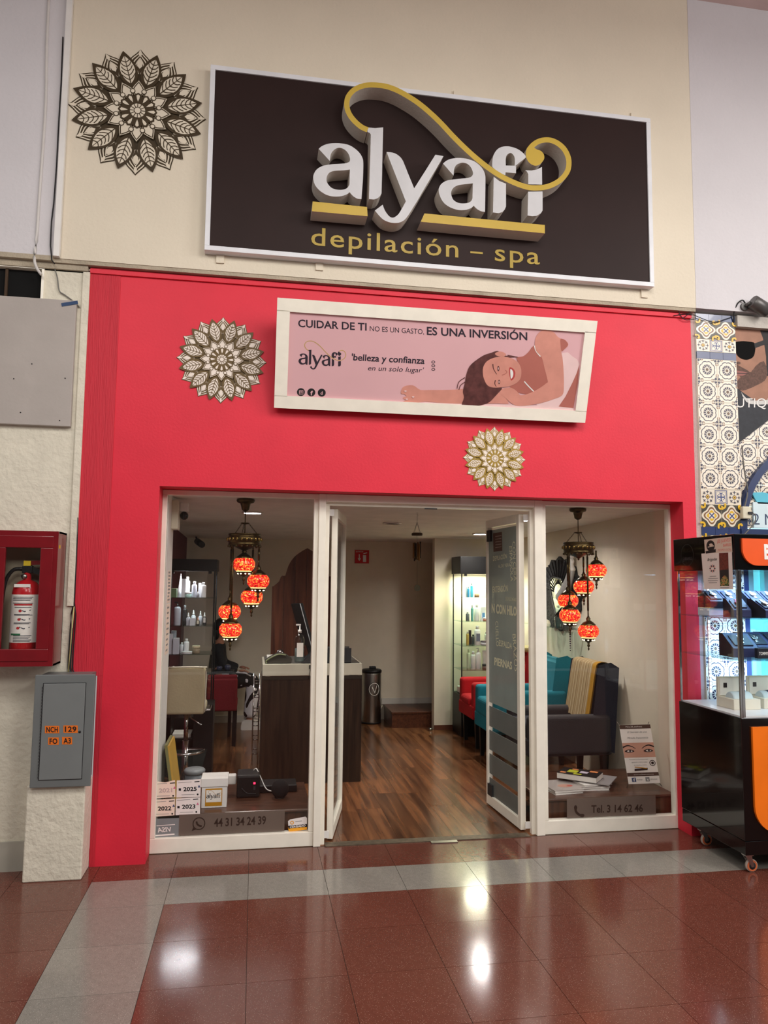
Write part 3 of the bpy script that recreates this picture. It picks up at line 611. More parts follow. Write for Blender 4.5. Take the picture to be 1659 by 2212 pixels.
# ============================================================ mandala decals
def mandala(name, label, c, r, Y, ink, fillm):
    t = thing(name, label, 'decal', (c.x, Y, c.z-r), group='mandala decals')
    def P(u, v, e): return (c.x+u*r, Y-e, c.z+v*r)
    A = Art(P, .0007)
    pol = lambda a, rr, tt: (rr*math.cos(a)-tt*math.sin(a), rr*math.sin(a)+tt*math.cos(a))
    def sh(a, pts): return [pol(a, *p) for p in pts]
    mir = lambda h: h+[(p, -q) for p, q in h[::-1] if abs(q) > 1e-6]
    leaf = mir(cr([(.36, 0), (.46, .085), (.58, .135), (.72, .135), (.85, .08), (.965, 0)], False, 4))
    leafi = mir(cr([(.44, 0), (.5, .055), (.6, .1), (.7, .104), (.8, .065), (.885, 0)], False, 4))
    A.fill(ink, ell(0, 0, .62, n=40))
    for k in range(12):
        a = math.pi/2+k*math.pi/6
        A.fill(ink, sh(a, mir(cr([(.6, .1), (.72, .155), (.84, .14), (.93, .06), (1.0, 0)], False, 4))))
    A.up()
    for k in range(12):
        a = math.pi/2+k*math.pi/6
        for s in (.0, .04, .08):
            A.fill(fillm, sh(a, mir(cr([(.6, .1-s), (.72, .142-s), (.83-s*.7, .126-s*.9), (.915-s*1.1, .05-s*.3), (.975-s*1.4, 0)], False, 4)))); A.up()
            A.fill(ink, sh(a, mir(cr([(.6, .088-s), (.72, .128-s), (.82-s*.7, .112-s*.9), (.90-s*1.1, .042-s*.3), (.955-s*1.4, 0)], False, 4)))); A.up()
        A.n -= 6
    A.up(6)
    for k in range(12):
        a = math.pi/2+k*math.pi/6
        A.fill(fillm, sh(a, mir([(.68, .0), (.72, .036), (.78, .04), (.815, .02), (.83, 0)]))); A.fill(fillm, sh(a, mir([(.865, 0), (.91, .024), (.95, .02), (.985, 0)])))
    A.up()
    for k in range(12): A.fill(ink, sh(math.pi/2+(k+.5)*math.pi/6, leaf))
    A.up()
    for k in range(12): A.fill(fillm, sh(math.pi/2+(k+.5)*math.pi/6, leafi))
    A.up()
    for k in range(12):
        a = math.pi/2+(k+.5)*math.pi/6; A.fill(ink, sh(a, stroke([(.42, 0), (.89, 0)], .016, .008)))
        for i in range(5):
            for sg_ in (-1, 1): A.fill(ink, sh(a, stroke(cr([(.5+.07*i, 0), (.535+.068*i, sg_*.05), (.6+.06*i, sg_*(.105-.012*i))], False, 3), .013)))
    lot = mir(cr([(.24, .05), (.31, .095), (.38, .08), (.49, 0)], False, 4)); lot2 = mir(cr([(.25, .035), (.31, .07), (.37, .058), (.455, 0)], False, 4))
    for k in range(12): A.fill(fillm, sh(math.pi/2+k*math.pi/6, lot))
    A.up()
    for k in range(12): q = sh(math.pi/2+k*math.pi/6, lot2); A.fill(ink, stroke(q, .014)); A.fill(ink, stroke(sh(math.pi/2+k*math.pi/6, lot), .012))
    A.up()
    for k in range(12): A.fill(ink, ell(*pol(math.pi/2+(k+.5)*math.pi/6, .315, 0), .04, n=12)); A.fill(ink, sh(math.pi/2+k*math.pi/6, mir(cr([(.06, .02), (.16, .055), (.24, .055), (.285, 0)], False, 4))))
    A.fill(ink, ell(0, 0, .2, n=24)); A.up()
    for k in range(12): A.fill(fillm, ell(*pol(math.pi/2+(k+.5)*math.pi/6, .315, 0), .028, n=10)); A.fill(fillm, sh(math.pi/2+k*math.pi/6, mir([(.14, 0), (.19, .018), (.235, .025), (.255, 0)])))
    A.fill(fillm, ell(0, 0, .11, n=24)); A.up()
    for k in range(12): A.fill(ink, sh(k*math.pi/6, stroke([(.05, 0), (.11, 0)], .012)))
    A.fill(ink, ell(0, 0, .055, n=16)); A.up(); A.fill(fillm, ell(0, 0, .044, n=16))
    A.done('print', t)
GD1 = mat('mandala_brown', (62, 48, 24), .6, var=.1); GD2 = mat('mandala_olive', (98, 74, 24), .5, var=.15, vs=3); GD3 = mat('mandala_gold', (158, 128, 36), .45, var=.15, vs=4); MWH = mat('mandala_white', (238, 226, 214), .6)
mandala('mandala_decal', 'large dark brown mandala on the cream wall beside the sign', oy(298, 242, -.042), .437, -.041, GD1, CREAM)
mandala('mandala_decal', 'middle olive and white mandala on the red wall left of poster', oy(479.5, 778, -.002), .29, -.0005, GD2, MWH)
mandala('mandala_decal', 'small gold and white mandala on the red wall below poster', oy(1068, 991, -.002), .225, -.0005, GD3, MWH)

# ============================================================ left wall fittings
struct('wall_plinth', MB(OLDW).box(-1.255, -.935, -.2, 0, 0, .535), 'rough white plaster plinth under the grey electrical panel', 'wall', bev=.008)
bd = thing('wall_board', 'large grey painted board covering the upper left wall', 'board', (-1.8, -.02, 2.66))
part('panel', MB(mat('grey_board_paint', (176, 168, 162), .7, bump=.3, bs=14, var=.05, vs=4)).box(-3, -1.156, -.035, -.002, 2.665, 3.475), bd, bev=.004)
for x, z in ((-1.45, 2.74), (-1.22, 2.7), (-1.5, 2.95), (-1.4, 3.05), (-1.2, 2.97)): part('screw', MB(INK).lathe([(1e-4, -.037), (.004, -.0365), (.004, -.034)], (x, 0, z), 8, 'Y'), bd)
part('blue_tape', MB(mat('blue_tape', (40, 66, 104), .6)).box(-.05, .05, -.0025, .0, -.011, .011, Matrix.Translation((-1.195, -.036, 3.452)) @ Matrix.Rotation(math.radians(-14), 4, 'Y')), bd, label='strip of dark blue tape')
# conduit and loose cables
cdt = MB(mat('white_conduit', (212, 208, 204), .5)); pts = [oy(x, y, -.05) for x, y in ((106, -10), (101, 100), (99, 220), (92, 330), (84, 440), (79, 520), (74, 556), (79, 578), (89, 593))]
solo('cable_conduit', cdt.tube([tuple(p) for p in cr([tuple(p) for p in pts], False, 3)], .009, 8), 'thin white cable running down the upper left wall', 'cable')
cc = thing('cable_channel', 'white vertical cable channel with black cable beside the cream wall', 'cable channel', tuple(oy(113, 556, -.05)))
a, b = oy(146, -10, -.06), oy(116, 554, -.06)
part('channel', MB(WHITE).prism([(a.x-.0, -.075, a.z), (a.x+.035, -.075, a.z), (b.x+.035, -.075, b.z), (b.x, -.075, b.z)], [(a.x, -.045, a.z), (a.x+.035, -.045, a.z), (b.x+.035, -.045, b.z), (b.x, -.045, b.z)]), cc)
part('black_cable', MB(INK).tube([tuple(oy(x, y, -.055)) for x, y in ((136, 80), (132, 180), (127, 260), (122, 360), (116, 440), (111, 480), (109, 530), (112, 562), (118, 570))], .004, 6), cc)
solo('wall_wire', MB(mat('grey_wire', (120, 118, 112), .6)).tube([tuple(oy(x, y, -.01)) for x, y in cr([(118, 580), (124, 600), (128, 628), (140, 637), (160, 652), (172, 664)], False, 3)], .004, 6), 'thin grey wire crossing the plaster above the grey board', 'wire')
cb = MB(INK)
for dx, r in ((0, .005), (5, .004), (-5, .0035)):
    cb.tube([tuple(oy(x+dx*(y > 1300), y, -.012)) for x, y in cr([(168, 1118), (165, 1200), (160, 1300), (156, 1370), (152, 1430), (153, 1449), (160, 1456)], False, 3)], r, 6)
solo('power_cables', cb, 'bundle of black cables dropping into the grey panel', 'cable')
cb = MB(mat('yellow_wire', (196, 180, 120), .6)).tube([tuple(oy(x, y, -.014)) for x, y in ((160, 1310), (154, 1380), (147, 1454))], .004, 6)
solo('yellow_cable', cb, 'pale yellow cable beside the black bundle', 'cable')
# electrical panel
EPG = mat('panel_grey_enamel', (112, 116, 116), .45, var=.06, vs=5); EY = -.235
ep = thing('electrical_panel', 'grey steel electrical panel with orange stickers NCH 129', 'panel', (-1.07, -.1, .53))
q = [oy(78, 1458, EY), oy(203, 1458, EY), oy(193, 1702, EY), oy(61, 1700, EY)]
x0, x1, z0, z1 = (q[0].x+q[3].x)/2, (q[1].x+q[2].x)/2, (q[2].z+q[3].z)/2, q[0].z
part('box', MB(EPG).box(x0+.012, x1-.034, -.222, -.002, z0+.01, z1-.01), ep)
part('cover', MB(EPG).box(x0, x1+.006, EY+.002, -.222, z0, z1), ep, bev=.004)
dx0, dx1, dz0, dz1 = x0+.05, x1-.045, z0+.045, z1-.05
part('door', MB(mat('panel_door_grey', (122, 126, 126), .42, var=.05)).box(dx0, dx1, EY-.004, EY+.003, dz0, dz1), ep, bev=.002)
part('door_gap', MB(INK).box(dx0-.004, dx0, EY, EY+.0025, dz0-.003, dz1+.003).box(dx1, dx1+.003, EY, EY+.0025, dz0-.003, dz1+.003).box(dx0, dx1, EY, EY+.0025, dz1, dz1+.003).box(dx0, dx1, EY, EY+.0025, dz0-.003, dz0), ep)
h = MB(DGREY)
for k in range(30): h.box(dx0-.007, dx0-.001, EY-.003, EY+.001, dz0+.01+k*(dz1-dz0-.02)/30, dz0+.01+(k+.6)*(dz1-dz0-.02)/30)
part('hinge', h, ep); part('keyhole', MB(INK).lathe([(1e-4, -.006), (.007, -.005), (.008, 0)], (dx1-.02, EY-.001, .84), 10, 'Y'), ep)
ORG = mat('orange_sticker', (236, 118, 34), .5)
for s, x, y, w_ in (('NCH', 97, 1568, 31), ('129', 137, 1567, 31), ('FO', 104, 1593, 23), ('A3', 134, 1592, 22)):
    A = Art(pixY(EY-.0045), .0006); A.fill(ORG, rect(x, y, x+w_, y+16)); A.up(); A.text(INK, s, (x+3, y+13.5), (x+w_-3, y+13.5), 11, bold=.03, space=1.1, down=True); A.done('number_sticker', ep)
# extinguisher cabinet
CRD = mat('red_enamel', (122, 18, 28), .28, var=.12, vs=9, spec=.6, coat=.3)
ca = thing('extinguisher_cabinet', 'dark red metal fire extinguisher cabinet with glass front', 'cabinet', (-1.38, -.1, 1.21))
CX0, CX1, CZ0, CZ1, CY = -1.62, -1.152, 1.21, 2.0, -.2
part('body', MB(CRD).box(CX0, CX1, CY+.02, -.002, CZ0, CZ0+.012).box(CX0, CX1, CY+.02, -.002, CZ1-.012, CZ1).box(CX0, CX0+.012, CY+.02, -.002, CZ0, CZ1).box(CX1-.012, CX1, CY+.02, -.002, CZ0, CZ1), ca)
part('back', MB(mat('cabinet_back', (206, 196, 168), .7)).box(CX0, CX1, -.01, -.002, CZ0, CZ1), ca)
for n, v in (('door_rail', (CX0+.02, CX1-.025, CZ1-.1, CZ1-.03)), ('door_rail', (CX0+.02, CX1-.025, CZ0+.03, CZ0+.1)), ('door_stile', (CX0+.02, CX0+.18, CZ0+.1, CZ1-.1)), ('door_stile', (CX1-.095, CX1-.025, CZ0+.1, CZ1-.1))):
    part(n, MB(CRD).box(v[0], v[1], CY-.002, CY+.02, v[2], v[3]), ca, bev=.003)
for n, v in (('rim', (CX0, CX1, CZ1-.03, CZ1)), ('rim', (CX0, CX1, CZ0, CZ0+.03)), ('rim', (CX1-.025, CX1, CZ0+.03, CZ1-.03))): part(n, MB(CRD).box(v[0], v[1], CY+.004, CY+.022, v[2], v[3]), ca)
part('pane', MB(GLASS).box(CX0+.17, CX1-.09, CY+.006, CY+.01, CZ0+.09, CZ1-.09), ca)
part('yellow_tab', MB(mat('yellow_tab', (226, 196, 40), .5)).box(CX1-.0, CX1+.002, CY+.03, CY+.05, CZ1-.1, CZ1-.08), ca)
# extinguisher
ER = mat('extinguisher_red', (190, 26, 34), .25, coat=.4); e0 = oy(51, 1400, -.1); ex, ey, ez = e0.x, -.1, 1.225
ef = thing('fire_extinguisher', 'red fire extinguisher with white instruction label in the cabinet', 'extinguisher', (ex, ey, ez))
R_ = .08
part('cylinder', MB(ER).lathe([(.07, 0), (R_, .012), (R_, .41), (.072, .45), (.05, .475), (.022, .487), (.02, .53)], (ex, ey, ez), 24), ef)
lb = MB(PAPER); lb.smooth = True; n = 16; o = 0
for i in range(n+1):
    a = math.pi*(1.0+i/n); lb.v += [(ex+(R_+.001)*math.cos(a), ey+(R_+.001)*math.sin(a), ez+.12), (ex+(R_+.001)*math.cos(a), ey+(R_+.001)*math.sin(a), ez+.40)]
for i in range(n): lb.face((2*i, 2*i+2, 2*i+3, 2*i+1))
lab = part('label', lb, ef)
def PL(u, v, e): a = math.pi*1.5+u; return (ex+(R_+.0014+e)*math.cos(a), ey+(R_+.0014+e)*math.sin(a), ez+v)
def aband(m, a, b, c, d):
    for i in range(12): A.fill(m, rect(a+(c-a)*i/12, b, a+(c-a)*(i+1)/12, d)); A.n -= .03
A = Art(PL, .0003); IK = mat('label_ink', (70, 70, 78), .7); IR = mat('label_red', (186, 44, 48), .6); IG = mat('label_green', (40, 110, 70), .6)
for k, z in enumerate((.385, .376, .367, .35, .325, .285, .28, .235, .23, .16, .152, .144, .135, .127)): aband(IK, -.75+.2*(k > 3), z-.0018, .75-.1*(k % 3), z+.0018)
aband(IR, -.6, .336, .7, .346); aband(IG, -.8, .163, .0, .173)
for z in (.305, .255, .205): A.fill(IR, ell(-.4+z, z, .12, .008, 10)); A.fill(IK, stroke([(-.1, z+.006), (.2, z-.004), (.6, z+.004)], .006))
A.done('label_print', lab)
part('valve', MB(BLACK).box(ex-.028, ex+.028, ey-.02, ey+.02, ez+.527, ez+.57), ef, bev=.003); part('yellow_cap', MB(MATS['yellow_tab']).box(ex-.02, ex+.02, ey-.021, ey+.015, ez+.57, ez+.6), ef)
part('lever', MB(CRD).prism([(ex+.02, ey-.012, ez+.575), (ex+.15, ey-.012, ez+.585), (ex+.15, ey-.012, ez+.61), (ex+.02, ey-.012, ez+.6)], [(ex+.02, ey+.012, ez+.575), (ex+.15, ey+.012, ez+.585), (ex+.15, ey+.012, ez+.61), (ex+.02, ey+.012, ez+.6)]), ef)
part('handle', MB(BLACK).prism([(ex+.02, ey-.012, ez+.535), (ex+.13, ey-.012, ez+.49), (ex+.13, ey-.012, ez+.52), (ex+.02, ey-.012, ez+.57)], [(ex+.02, ey+.012, ez+.535), (ex+.13, ey+.012, ez+.49), (ex+.13, ey+.012, ez+.52), (ex+.02, ey+.012, ez+.57)]), ef)
part('hose', MB(BLACK).tube(cr([(ex-.025, ey, ez+.55), (ex-.08, ey, ez+.545), (ex-.12, ey, ez+.48), (ex-.135, ey, ez+.35), (ex-.138, ey, ez+.2), (ex-.138, ey, ez+.1)], False, 4), .011, 8), ef)
part('gauge', MB(STEEL).lathe([(1e-4, -.026), (.016, -.026), (.017, -.01)], (ex-.012, ey, ez+.505), 12, 'Y'), ef)
part('nozzle', MB(GREY).tube([(ex-.138, ey, ez+.1), (ex-.14, ey, ez+.02)], .012, 8), ef)
part('neck_tag', MB(PAPER).box(ex-.05, ex+.04, ey-.075, ey-.072, ez+.443, ez+.462), ef)

# ============================================================ tiled column
NAVY = mat('navy_glaze', (50, 64, 106), .2, var=.1, vs=20, coat=.4); TW = mat('cream_glaze', (228, 216, 196), .22, coat=.4); TK = mat('indigo_glaze', (44, 42, 66), .25); TY_ = mat('yellow_glaze', (222, 176, 40), .25); TB = mat('brown_glaze', (128, 88, 52), .3); TBL = mat('blue_glaze', (52, 66, 120), .25); TDK = mat('dark_olive_glaze', (62, 58, 48), .3)
def tile(kind, w, h):
    m = MB(NAVY if kind == 'plain' else TW).box(-w/2+.001, w/2-.001, -.008, 0, -h/2+.001, h/2-.001)
    A = Art(lambda u, v, e: (u*w, -.008-e, v*h), .0005); A.mb = m
    pol = lambda a, r: (r*math.cos(a), r*math.sin(a))
    if kind == 'flower':
        q = [pol(2*math.pi*i/48+math.pi/8, .37+.045*abs(math.cos(4*(2*math.pi*i/48)))**.6*(1)) for i in range(48)]
        A.fill(TK, q, [(x*.905, y*.905) for x, y in q][::-1])
        for k in range(12):
            a = k*math.pi/6; A.fill(TK, [pol(a, .09), pol(a+.2, .18), pol(a+.2, .25), pol(a+.03, .225), pol(a, .275), pol(a-.03, .225), pol(a-.2, .25), pol(a-.2, .18)])
        A.fill(TDK, ell(0, 0, .07, n=14)); A.up(); A.fill(TB, ell(0, 0, .04, n=10))
        for sx in (-1, 1):
            for sy in (-1, 1):
                A.fill(TK, ell(sx*.42, sy*.42, .06, n=8)); A.fill(TK, ell(sx*.45, sy*.32, .03, n=6)); A.fill(TK, ell(sx*.32, sy*.45, .03, n=6)); A.fill(TB, stroke([(sx*.46, sy*.2), (sx*.43, sy*.28)], .035)); A.fill(TB, stroke([(sx*.2, sy*.46), (sx*.28, sy*.43)], .035))
    if kind == 'yellow':
        A.fill(TDK, rect(-.49, -.49, .49, .49)); A.up()
        q = [pol(2*math.pi*i/40, .42+.07*math.cos(4*2*math.pi*i/40)) for i in range(40)]; A.fill(TW, q); A.up(); A.fill(TB, [(x*.8, y*.8) for x, y in q]); A.up(); A.fill(TW, [(x*.64, y*.64) for x, y in q]); A.up(); A.fill(TY_, *[[(x*.5, y*.5) for x, y in q]]); A.up()
        A.fill(TW, ell(0, 0, .14, n=12)); A.up()
        for a in (math.pi/4, -math.pi/4): A.fill(TBL, stroke([pol(a, -.17), pol(a, .17)], .05))
        for k in range(4):
            a = math.pi/4+k*math.pi/2; A.fill(TY_, stroke(cr([pol(a-.28, .66), pol(a-.1, .52), pol(a+.12, .58), pol(a+.05, .66)], False, 4), .09)); 
    if kind == 'diamond':
        A.fill(TBL, [(0, .2), (.2, 0), (0, -.2), (-.2, 0)]); A.up(); A.fill(TY_, [(0, .15), (.15, 0), (0, -.15), (-.15, 0)]); A.up(); A.fill(TK, ell(0, 0, .05, n=8))
        for k in range(8):
            a = k*math.pi/4; r = .44 if k % 2 else .42; A.fill(TK, stroke([pol(a, .24), pol(a, r)], .05)); A.fill(TK, stroke([pol(a-.28, r-.05), pol(a, r-.12), pol(a+.28, r-.05)], .045))
    if kind == 'cross':
        A.fill(TBL, rect(-.45, -.45, .45, .45), rect(-.4, -.4, .4, .4)[::-1]); A.fill(TBL, rect(-.36, -.36, .36, .36), rect(-.335, -.335, .335, .335)[::-1])
        for k in range(4): a = k*math.pi/2; A.fill(TBL, stroke([pol(a, 0), pol(a, .27)], .08)); A.fill(TBL, stroke([pol(a-.4, .3), pol(a, .22), pol(a+.4, .3)], .06)); A.fill(TBL, ell(*pol(a+math.pi/4, .22), .04, n=6))
    return m.mesh('tile')
TM = {}
def put(kind, x, z, w, h, parent, y=.0):
    k = (kind, round(w, 3), round(h, 3))
    if k not in TM: TM[k] = tile(kind, w, h)
    o = link('tile', TM[k], parent); o.location = (x+w/2, y, z+h/2); return o
tc = struct('wall_tiled_column', MB(mat('column_mortar', (206, 200, 190), .9)).box(3.145, 3.475, .0005, .3, 0, 3.715), 'tiled column of patterned talavera tiles right of the red wall', 'wall')
x0 = 3.15; T = .16; z = 3.705
def row3(kinds, z, h):
    for i, kd in enumerate(kinds): put(kd, x0+i*.1067, z, .1067, h, tc)
def row2(kd, z, h=T):
    for i in range(2): put(kd, x0+i*T, z, T, h, tc)
row3(['plain']*3, 3.665, .05); row2('yellow', 3.56, .105) if False else row2('yellow', 3.525, .14)
row3(['diamond', 'cross', 'diamond'], 3.43, .094); row3(['plain']*3, 3.375, .054)
z = 3.375
for k in range(6): z -= .1605; row2('flower', z, .1605)
z -= .112; row3(['diamond', 'cross', 'diamond'], z, .112); z -= .16; row2('yellow', z); z -= .06; row3(['plain']*3, z, .06)
z -= .16; row2('yellow', z); z -= .06; row3(['plain']*3, z, .06); z -= .17; row2('flower', z, .17); z -= .115; row3(['diamond', 'cross', 'diamond'], z, .115); z -= .06; row3(['plain']*3, z, .06)
while z > .17: z -= .16; row2('flower', z)
# neighbour shopfront: flower tiles, arched lit window, poster
nb = struct('wall_neighbour', MB(MATS['column_mortar']).box(3.475, 6.5, .035, .3, 2.05, 3.72).box(3.475, 6.5, .035, .3, 0, .9), 'tiled front of the neighbouring shop at the right edge', 'wall')
struct('wall_neighbour_soffit', MB(mat('grey_soffit', (188, 182, 174), .85, bump=.4)).box(3.475, 6.5, -.03, .05, 3.63, 3.715), 'grey plaster soffit above the poster of the man', 'wall')
for i in range(9):
    for j in range(6): put('flower', 3.485+i*T, 2.14+j*T, T, T, nb, .036) if not (j > 3 and i > 2) else None
nw = struct('window_3', MB(GLASS).box(3.53, 6.0, .05, .055, .9, 2.14), 'arched shop window with bright blue white interior', 'window')
AF = mat('navy_frame', (30, 48, 92), .35)
ac = Vector((4.172, 0, 2.15)); ro, ri = .715, .66
def arc(r, n=24): return [(ac.x-r*math.cos(math.pi*i/n), ac.z+r*.93*math.sin(math.pi*i/n)) for i in range(n+1)]
a1, a2 = arc(ro), arc(ri)
lp = a1+[(ac.x+ro, 1.9), (ac.x-ro, 1.9)]
m = MB(AF)
for i in range(24): m.prism([(a1[i][0], -.01, a1[i][1]), (a1[i+1][0], -.01, a1[i+1][1]), (a2[i+1][0], -.01, a2[i+1][1]), (a2[i][0], -.01, a2[i][1])], [(a1[i][0], .04, a1[i][1]), (a1[i+1][0], .04, a1[i+1][1]), (a2[i+1][0], .04, a2[i+1][1]), (a2[i][0], .04, a2[i][1])])
m.box(ac.x-ro, ac.x-ri, -.01, .04, 2.08, 2.15).box(ac.x-ro, 6.0, -.02, .04, 2.02, 2.13)
part('arch_frame', m, nw)
LITB = mat('lit_interior', (196, 240, 250), .8, emit=1.1)
v, f = fill2d([arc(.665)+[(ac.x+.665, 2.1), (ac.x-.665, 2.1)]]); m = MB(); m.add([(x, .03, y) for x, y in v], f, LITB); part('lit_backdrop', m, nw)
part('lit_showcase_back', MB(mat('lit_cyan', (120, 222, 232), .7, emit=.75, var=.12, vs=3)).box(3.48, 6.4, .25, .27, .9, 2.05), nw)
for k, (x_, z_, h_) in enumerate(((3.62, 1.62, .3), (3.78, 1.62, .26), (3.95, 1.6, .3), (3.66, 1.05, .34), (3.8, 1.05, .4), (3.97, 1.05, .3))): part('display_column', MB(mat('pale_aqua_stand', (196, 240, 240), .5)).box(x_, x_+.07, .19, .24, z_, z_+h_), nw)
part('display_ledge', MB(MATS['pale_aqua_stand']).box(3.5, 6.3, .12, .25, 1.58, 1.6), nw); part('display_ledge', MB(MATS['pale_aqua_stand']).box(3.5, 6.3, .12, .25, 1.02, 1.04), nw); part('window_post', MB(AF).box(3.49, 3.535, .03, .06, .9, 2.05), nw)
A = Art(planeXZ(.012), .001); A.text(mat('slate_letters', (70, 84, 110), .6), '12 MESES', (3.538, 2.165), (3.97, 2.165), .082); A.done('lettering', nw)
gb = thing('gift_bag', 'pale blue gift bag standing in the arched lit window', 'bag', (3.75, .02, 2.14))
part('bag', MB(mat('bag_white', (214, 232, 238), .6)).box(3.58, 3.84, .012, .028, 2.142, 2.33), gb)
m = MB(mat('aqua_tissue', (96, 190, 214), .6)); m.prism([(3.57, .012, 2.40), (3.66, .012, 2.405), (3.8, .012, 2.38), (3.9, .012, 2.41), (3.84, .012, 2.32), (3.62, .012, 2.32)], [(3.57, .026, 2.40), (3.66, .026, 2.405), (3.8, .026, 2.38), (3.9, .026, 2.41), (3.84, .026, 2.32), (3.62, .026, 2.32)]); part('tissue', m, gb)
# poster of a man in sunglasses
PYM = .016
mp_ = thing('eyewear_poster', 'poster of a bearded man wearing black sunglasses', 'poster', (3.6, .03, 2.75))
A = Art(pixY(PYM), .0008); MS = mat('man_skin', (160, 116, 94), .6, var=.12, vs=14); MB_ = mat('man_beard', (98, 72, 62), .7, var=.3, vs=60); MK = mat('man_dark', (26, 23, 24), .6); MJ = mat('man_jacket', (44, 46, 52), .6, var=.2, vs=30)
bk = MB(MJ).prism([oy(x, y, PYM) for x, y in ((1584, 703), (1720, 715), (1720, 862), (1597, 956))], [oy(x, y, PYM)+Vector((0, .012, 0)) for x, y in ((1584, 703), (1720, 715), (1720, 862), (1597, 956))])
part('sheet', bk, mp_)
A.fill(MS, [(1585, 705), (1720, 712), (1720, 860), (1632, 866), (1608, 850), (1592, 838), (1588, 790)]); A.up()
A.fill(mat('man_shirt', (206, 204, 200), .7), cr([(1601, 846), (1612, 860), (1640, 866), (1720, 856), (1720, 868), (1640, 874), (1612, 868)], True, 2))
A.fill(MK, [(1640, 708), (1720, 712), (1720, 820), (1656, 812), (1655, 770), (1651, 745), (1648, 730)])
A.fill(MB_, cr([(1590, 788), (1600, 792), (1615, 800), (1622, 804), (1633, 790), (1650, 780), (1658, 805), (1652, 822), (1635, 832), (1612, 842), (1597, 842), (1591, 825), (1600, 815), (1594, 808)], True, 2)); A.up()
A.fill(MATS['poster_lip'] if False else mat('man_lip', (150, 96, 88), .6), [(1589, 800), (1604, 802), (1617, 806), (1604, 812), (1590, 811)]); A.up(); A.line(MK, [(1589, 806), (1617, 807)], 1.5)
A.fill(mat('sunglass_black', (16, 15, 15), .7, spec=.1), cr([(1585, 742), (1600, 737), (1618, 738), (1631, 742), (1631, 760), (1626, 772), (1613, 777), (1599, 773), (1590, 762)], True, 3)); A.fill(MK, [(1629, 742), (1652, 734), (1720, 722), (1720, 735), (1650, 745), (1631, 752)])
A.fill(MB_, ell(1595, 784, 5, 3, 8))
A.text(mat('poster_white', (226, 224, 220), .6), 'UTIQUE', (1591, 880), (1690, 880), 20, down=True)
A.done('print', mp_)
# neighbour spotlight and socket
sp = thing('wall_spotlight', 'small grey cylindrical spotlight on the upper right wall', 'lamp', (3.55, -.05, 3.75))
GM = mat('spot_grey', (96, 94, 92), .4, .5)
Mx = Matrix.Rotation(math.radians(118), 4, 'Y')
part('housing', MB(GM).lathe([(.045, 0), (.05, .004), (.05, .14), (.04, .14), (.038, .12), (1e-4, .118)], (3.548, -.1, 3.80), 20, M=Mx.to_3x3()), sp)
part('bracket', MB(GM).lathe([(.03, -.06), (.03, -.04)], (3.52, 0, 3.775), 14, 'Y').tube([(3.52, -.045, 3.775), (3.535, -.1, 3.79)], .012, 8), sp)
part('cable', MB(INK).tube([tuple(p) for p in cr([(3.52, -.06, 3.8), (3.5, -.06, 3.82), (3.47, -.05, 3.8), (3.45, -.03, 3.74), (3.455, -.01, 3.66)], False, 4)], .005, 6), sp)
so = thing('extension_socket', 'cream extension socket hanging by its cable beside the arch', 'socket', (3.49, -.02, 2.2))
part('body', MB(mat('cream_plastic', (222, 214, 190), .5)).box(3.452, 3.52, -.05, -.012, 2.2, 2.29), so, bev=.008)
part('cable', MB(mat('cable_grey', (110, 106, 100), .6)).tube([tuple(p) for p in cr([(3.48, -.03, 2.29), (3.5, -.025, 2.34), (3.515, -.02, 2.42), (3.49, -.02, 2.6), (3.485, -.018, 2.74)], False, 4)], .005, 6).tube([tuple(p) for p in cr([(3.5, -.055, 2.24), (3.54, -.06, 2.23), (3.535, -.055, 2.17), (3.45, -.05, 2.08)], False, 4)], .004, 6), so)
part('plug', MB(DGREY).box(3.49, 3.52, -.065, -.05, 2.235, 2.25), so)
wr = MB(INK)
for pp in ([(1465, 650), (1466, 672), (1478, 690), (1500, 690)], [(1455, 682), (1480, 678), (1500, 681)], [(1500, 681), (1540, 696), (1565, 690), (1583, 684)], [(1474, 688), (1490, 676), (1500, 664)]): wr.tube([tuple(oy(x, y, -.022)) for x, y in cr(pp, False, 4)], .0028, 5)
solo('loose_wires', wr, 'tangle of loose thin wires above the tiled column', 'wire')

# ============================================================ watch kiosk
KX0, KX1, KY0, KY1 = 2.93, 4.45, -.70, -.02
ki = thing('watch_kiosk', 'black display kiosk with glass top and orange panels', 'kiosk', (3.7, -.36, 0))
part('base', MB(BLK2).box(KX0, KX1, KY0, KY1, .2, .92), ki, bev=.004); part('skirt', MB(BLK2).box(KX0+.004, KX1, KY0+.004, KY1, .115, .197), ki, bev=.003)
part('header', MB(BLK2).box(KX0-.012, KX1, KY0-.004, KY1, 1.817, 2.04), ki, bev=.004)
KOR = mat('orange_acrylic', (236, 92, 38), .3); KOR2 = mat('orange_acrylic_bright', (248, 122, 26), .3); KW = mat('white_acrylic', (240, 238, 232), .4)
def rp(x0, x1, z0, z1, r, y0, y1, m):
    c = [(x0, z1), (x1, z1), (x1, z0)]+[(x0+r-r*math.sin(a), z0+r-r*math.cos(a)) for a in [math.pi/2*i/8 for i in range(9)]]
    return MB(m).prism([(x, y0, z) for x, z in c], [(x, y1, z) for x, z in c])
part('header_panel', rp(KX0+.035, KX1-.035, 1.845, 2.012, .1, KY0-.018, KY0-.004, KOR), ki); part('front_panel', rp(KX0+.062, KX1-.06, .24, .868, .16, KY0-.016, KY0, KOR2), ki)
A = Art(planeXZ(KY0-.0185), .001); A.text(KW, 'B', (3.112, 1.89), (3.158, 1.89), .085, bold=.05); A.text(KW, 'BRANDS', (3.2, 1.89), (3.2+.0, 1.89), .085) if False else None
A.done('header_letter', ki, label='white letter B on the orange header')
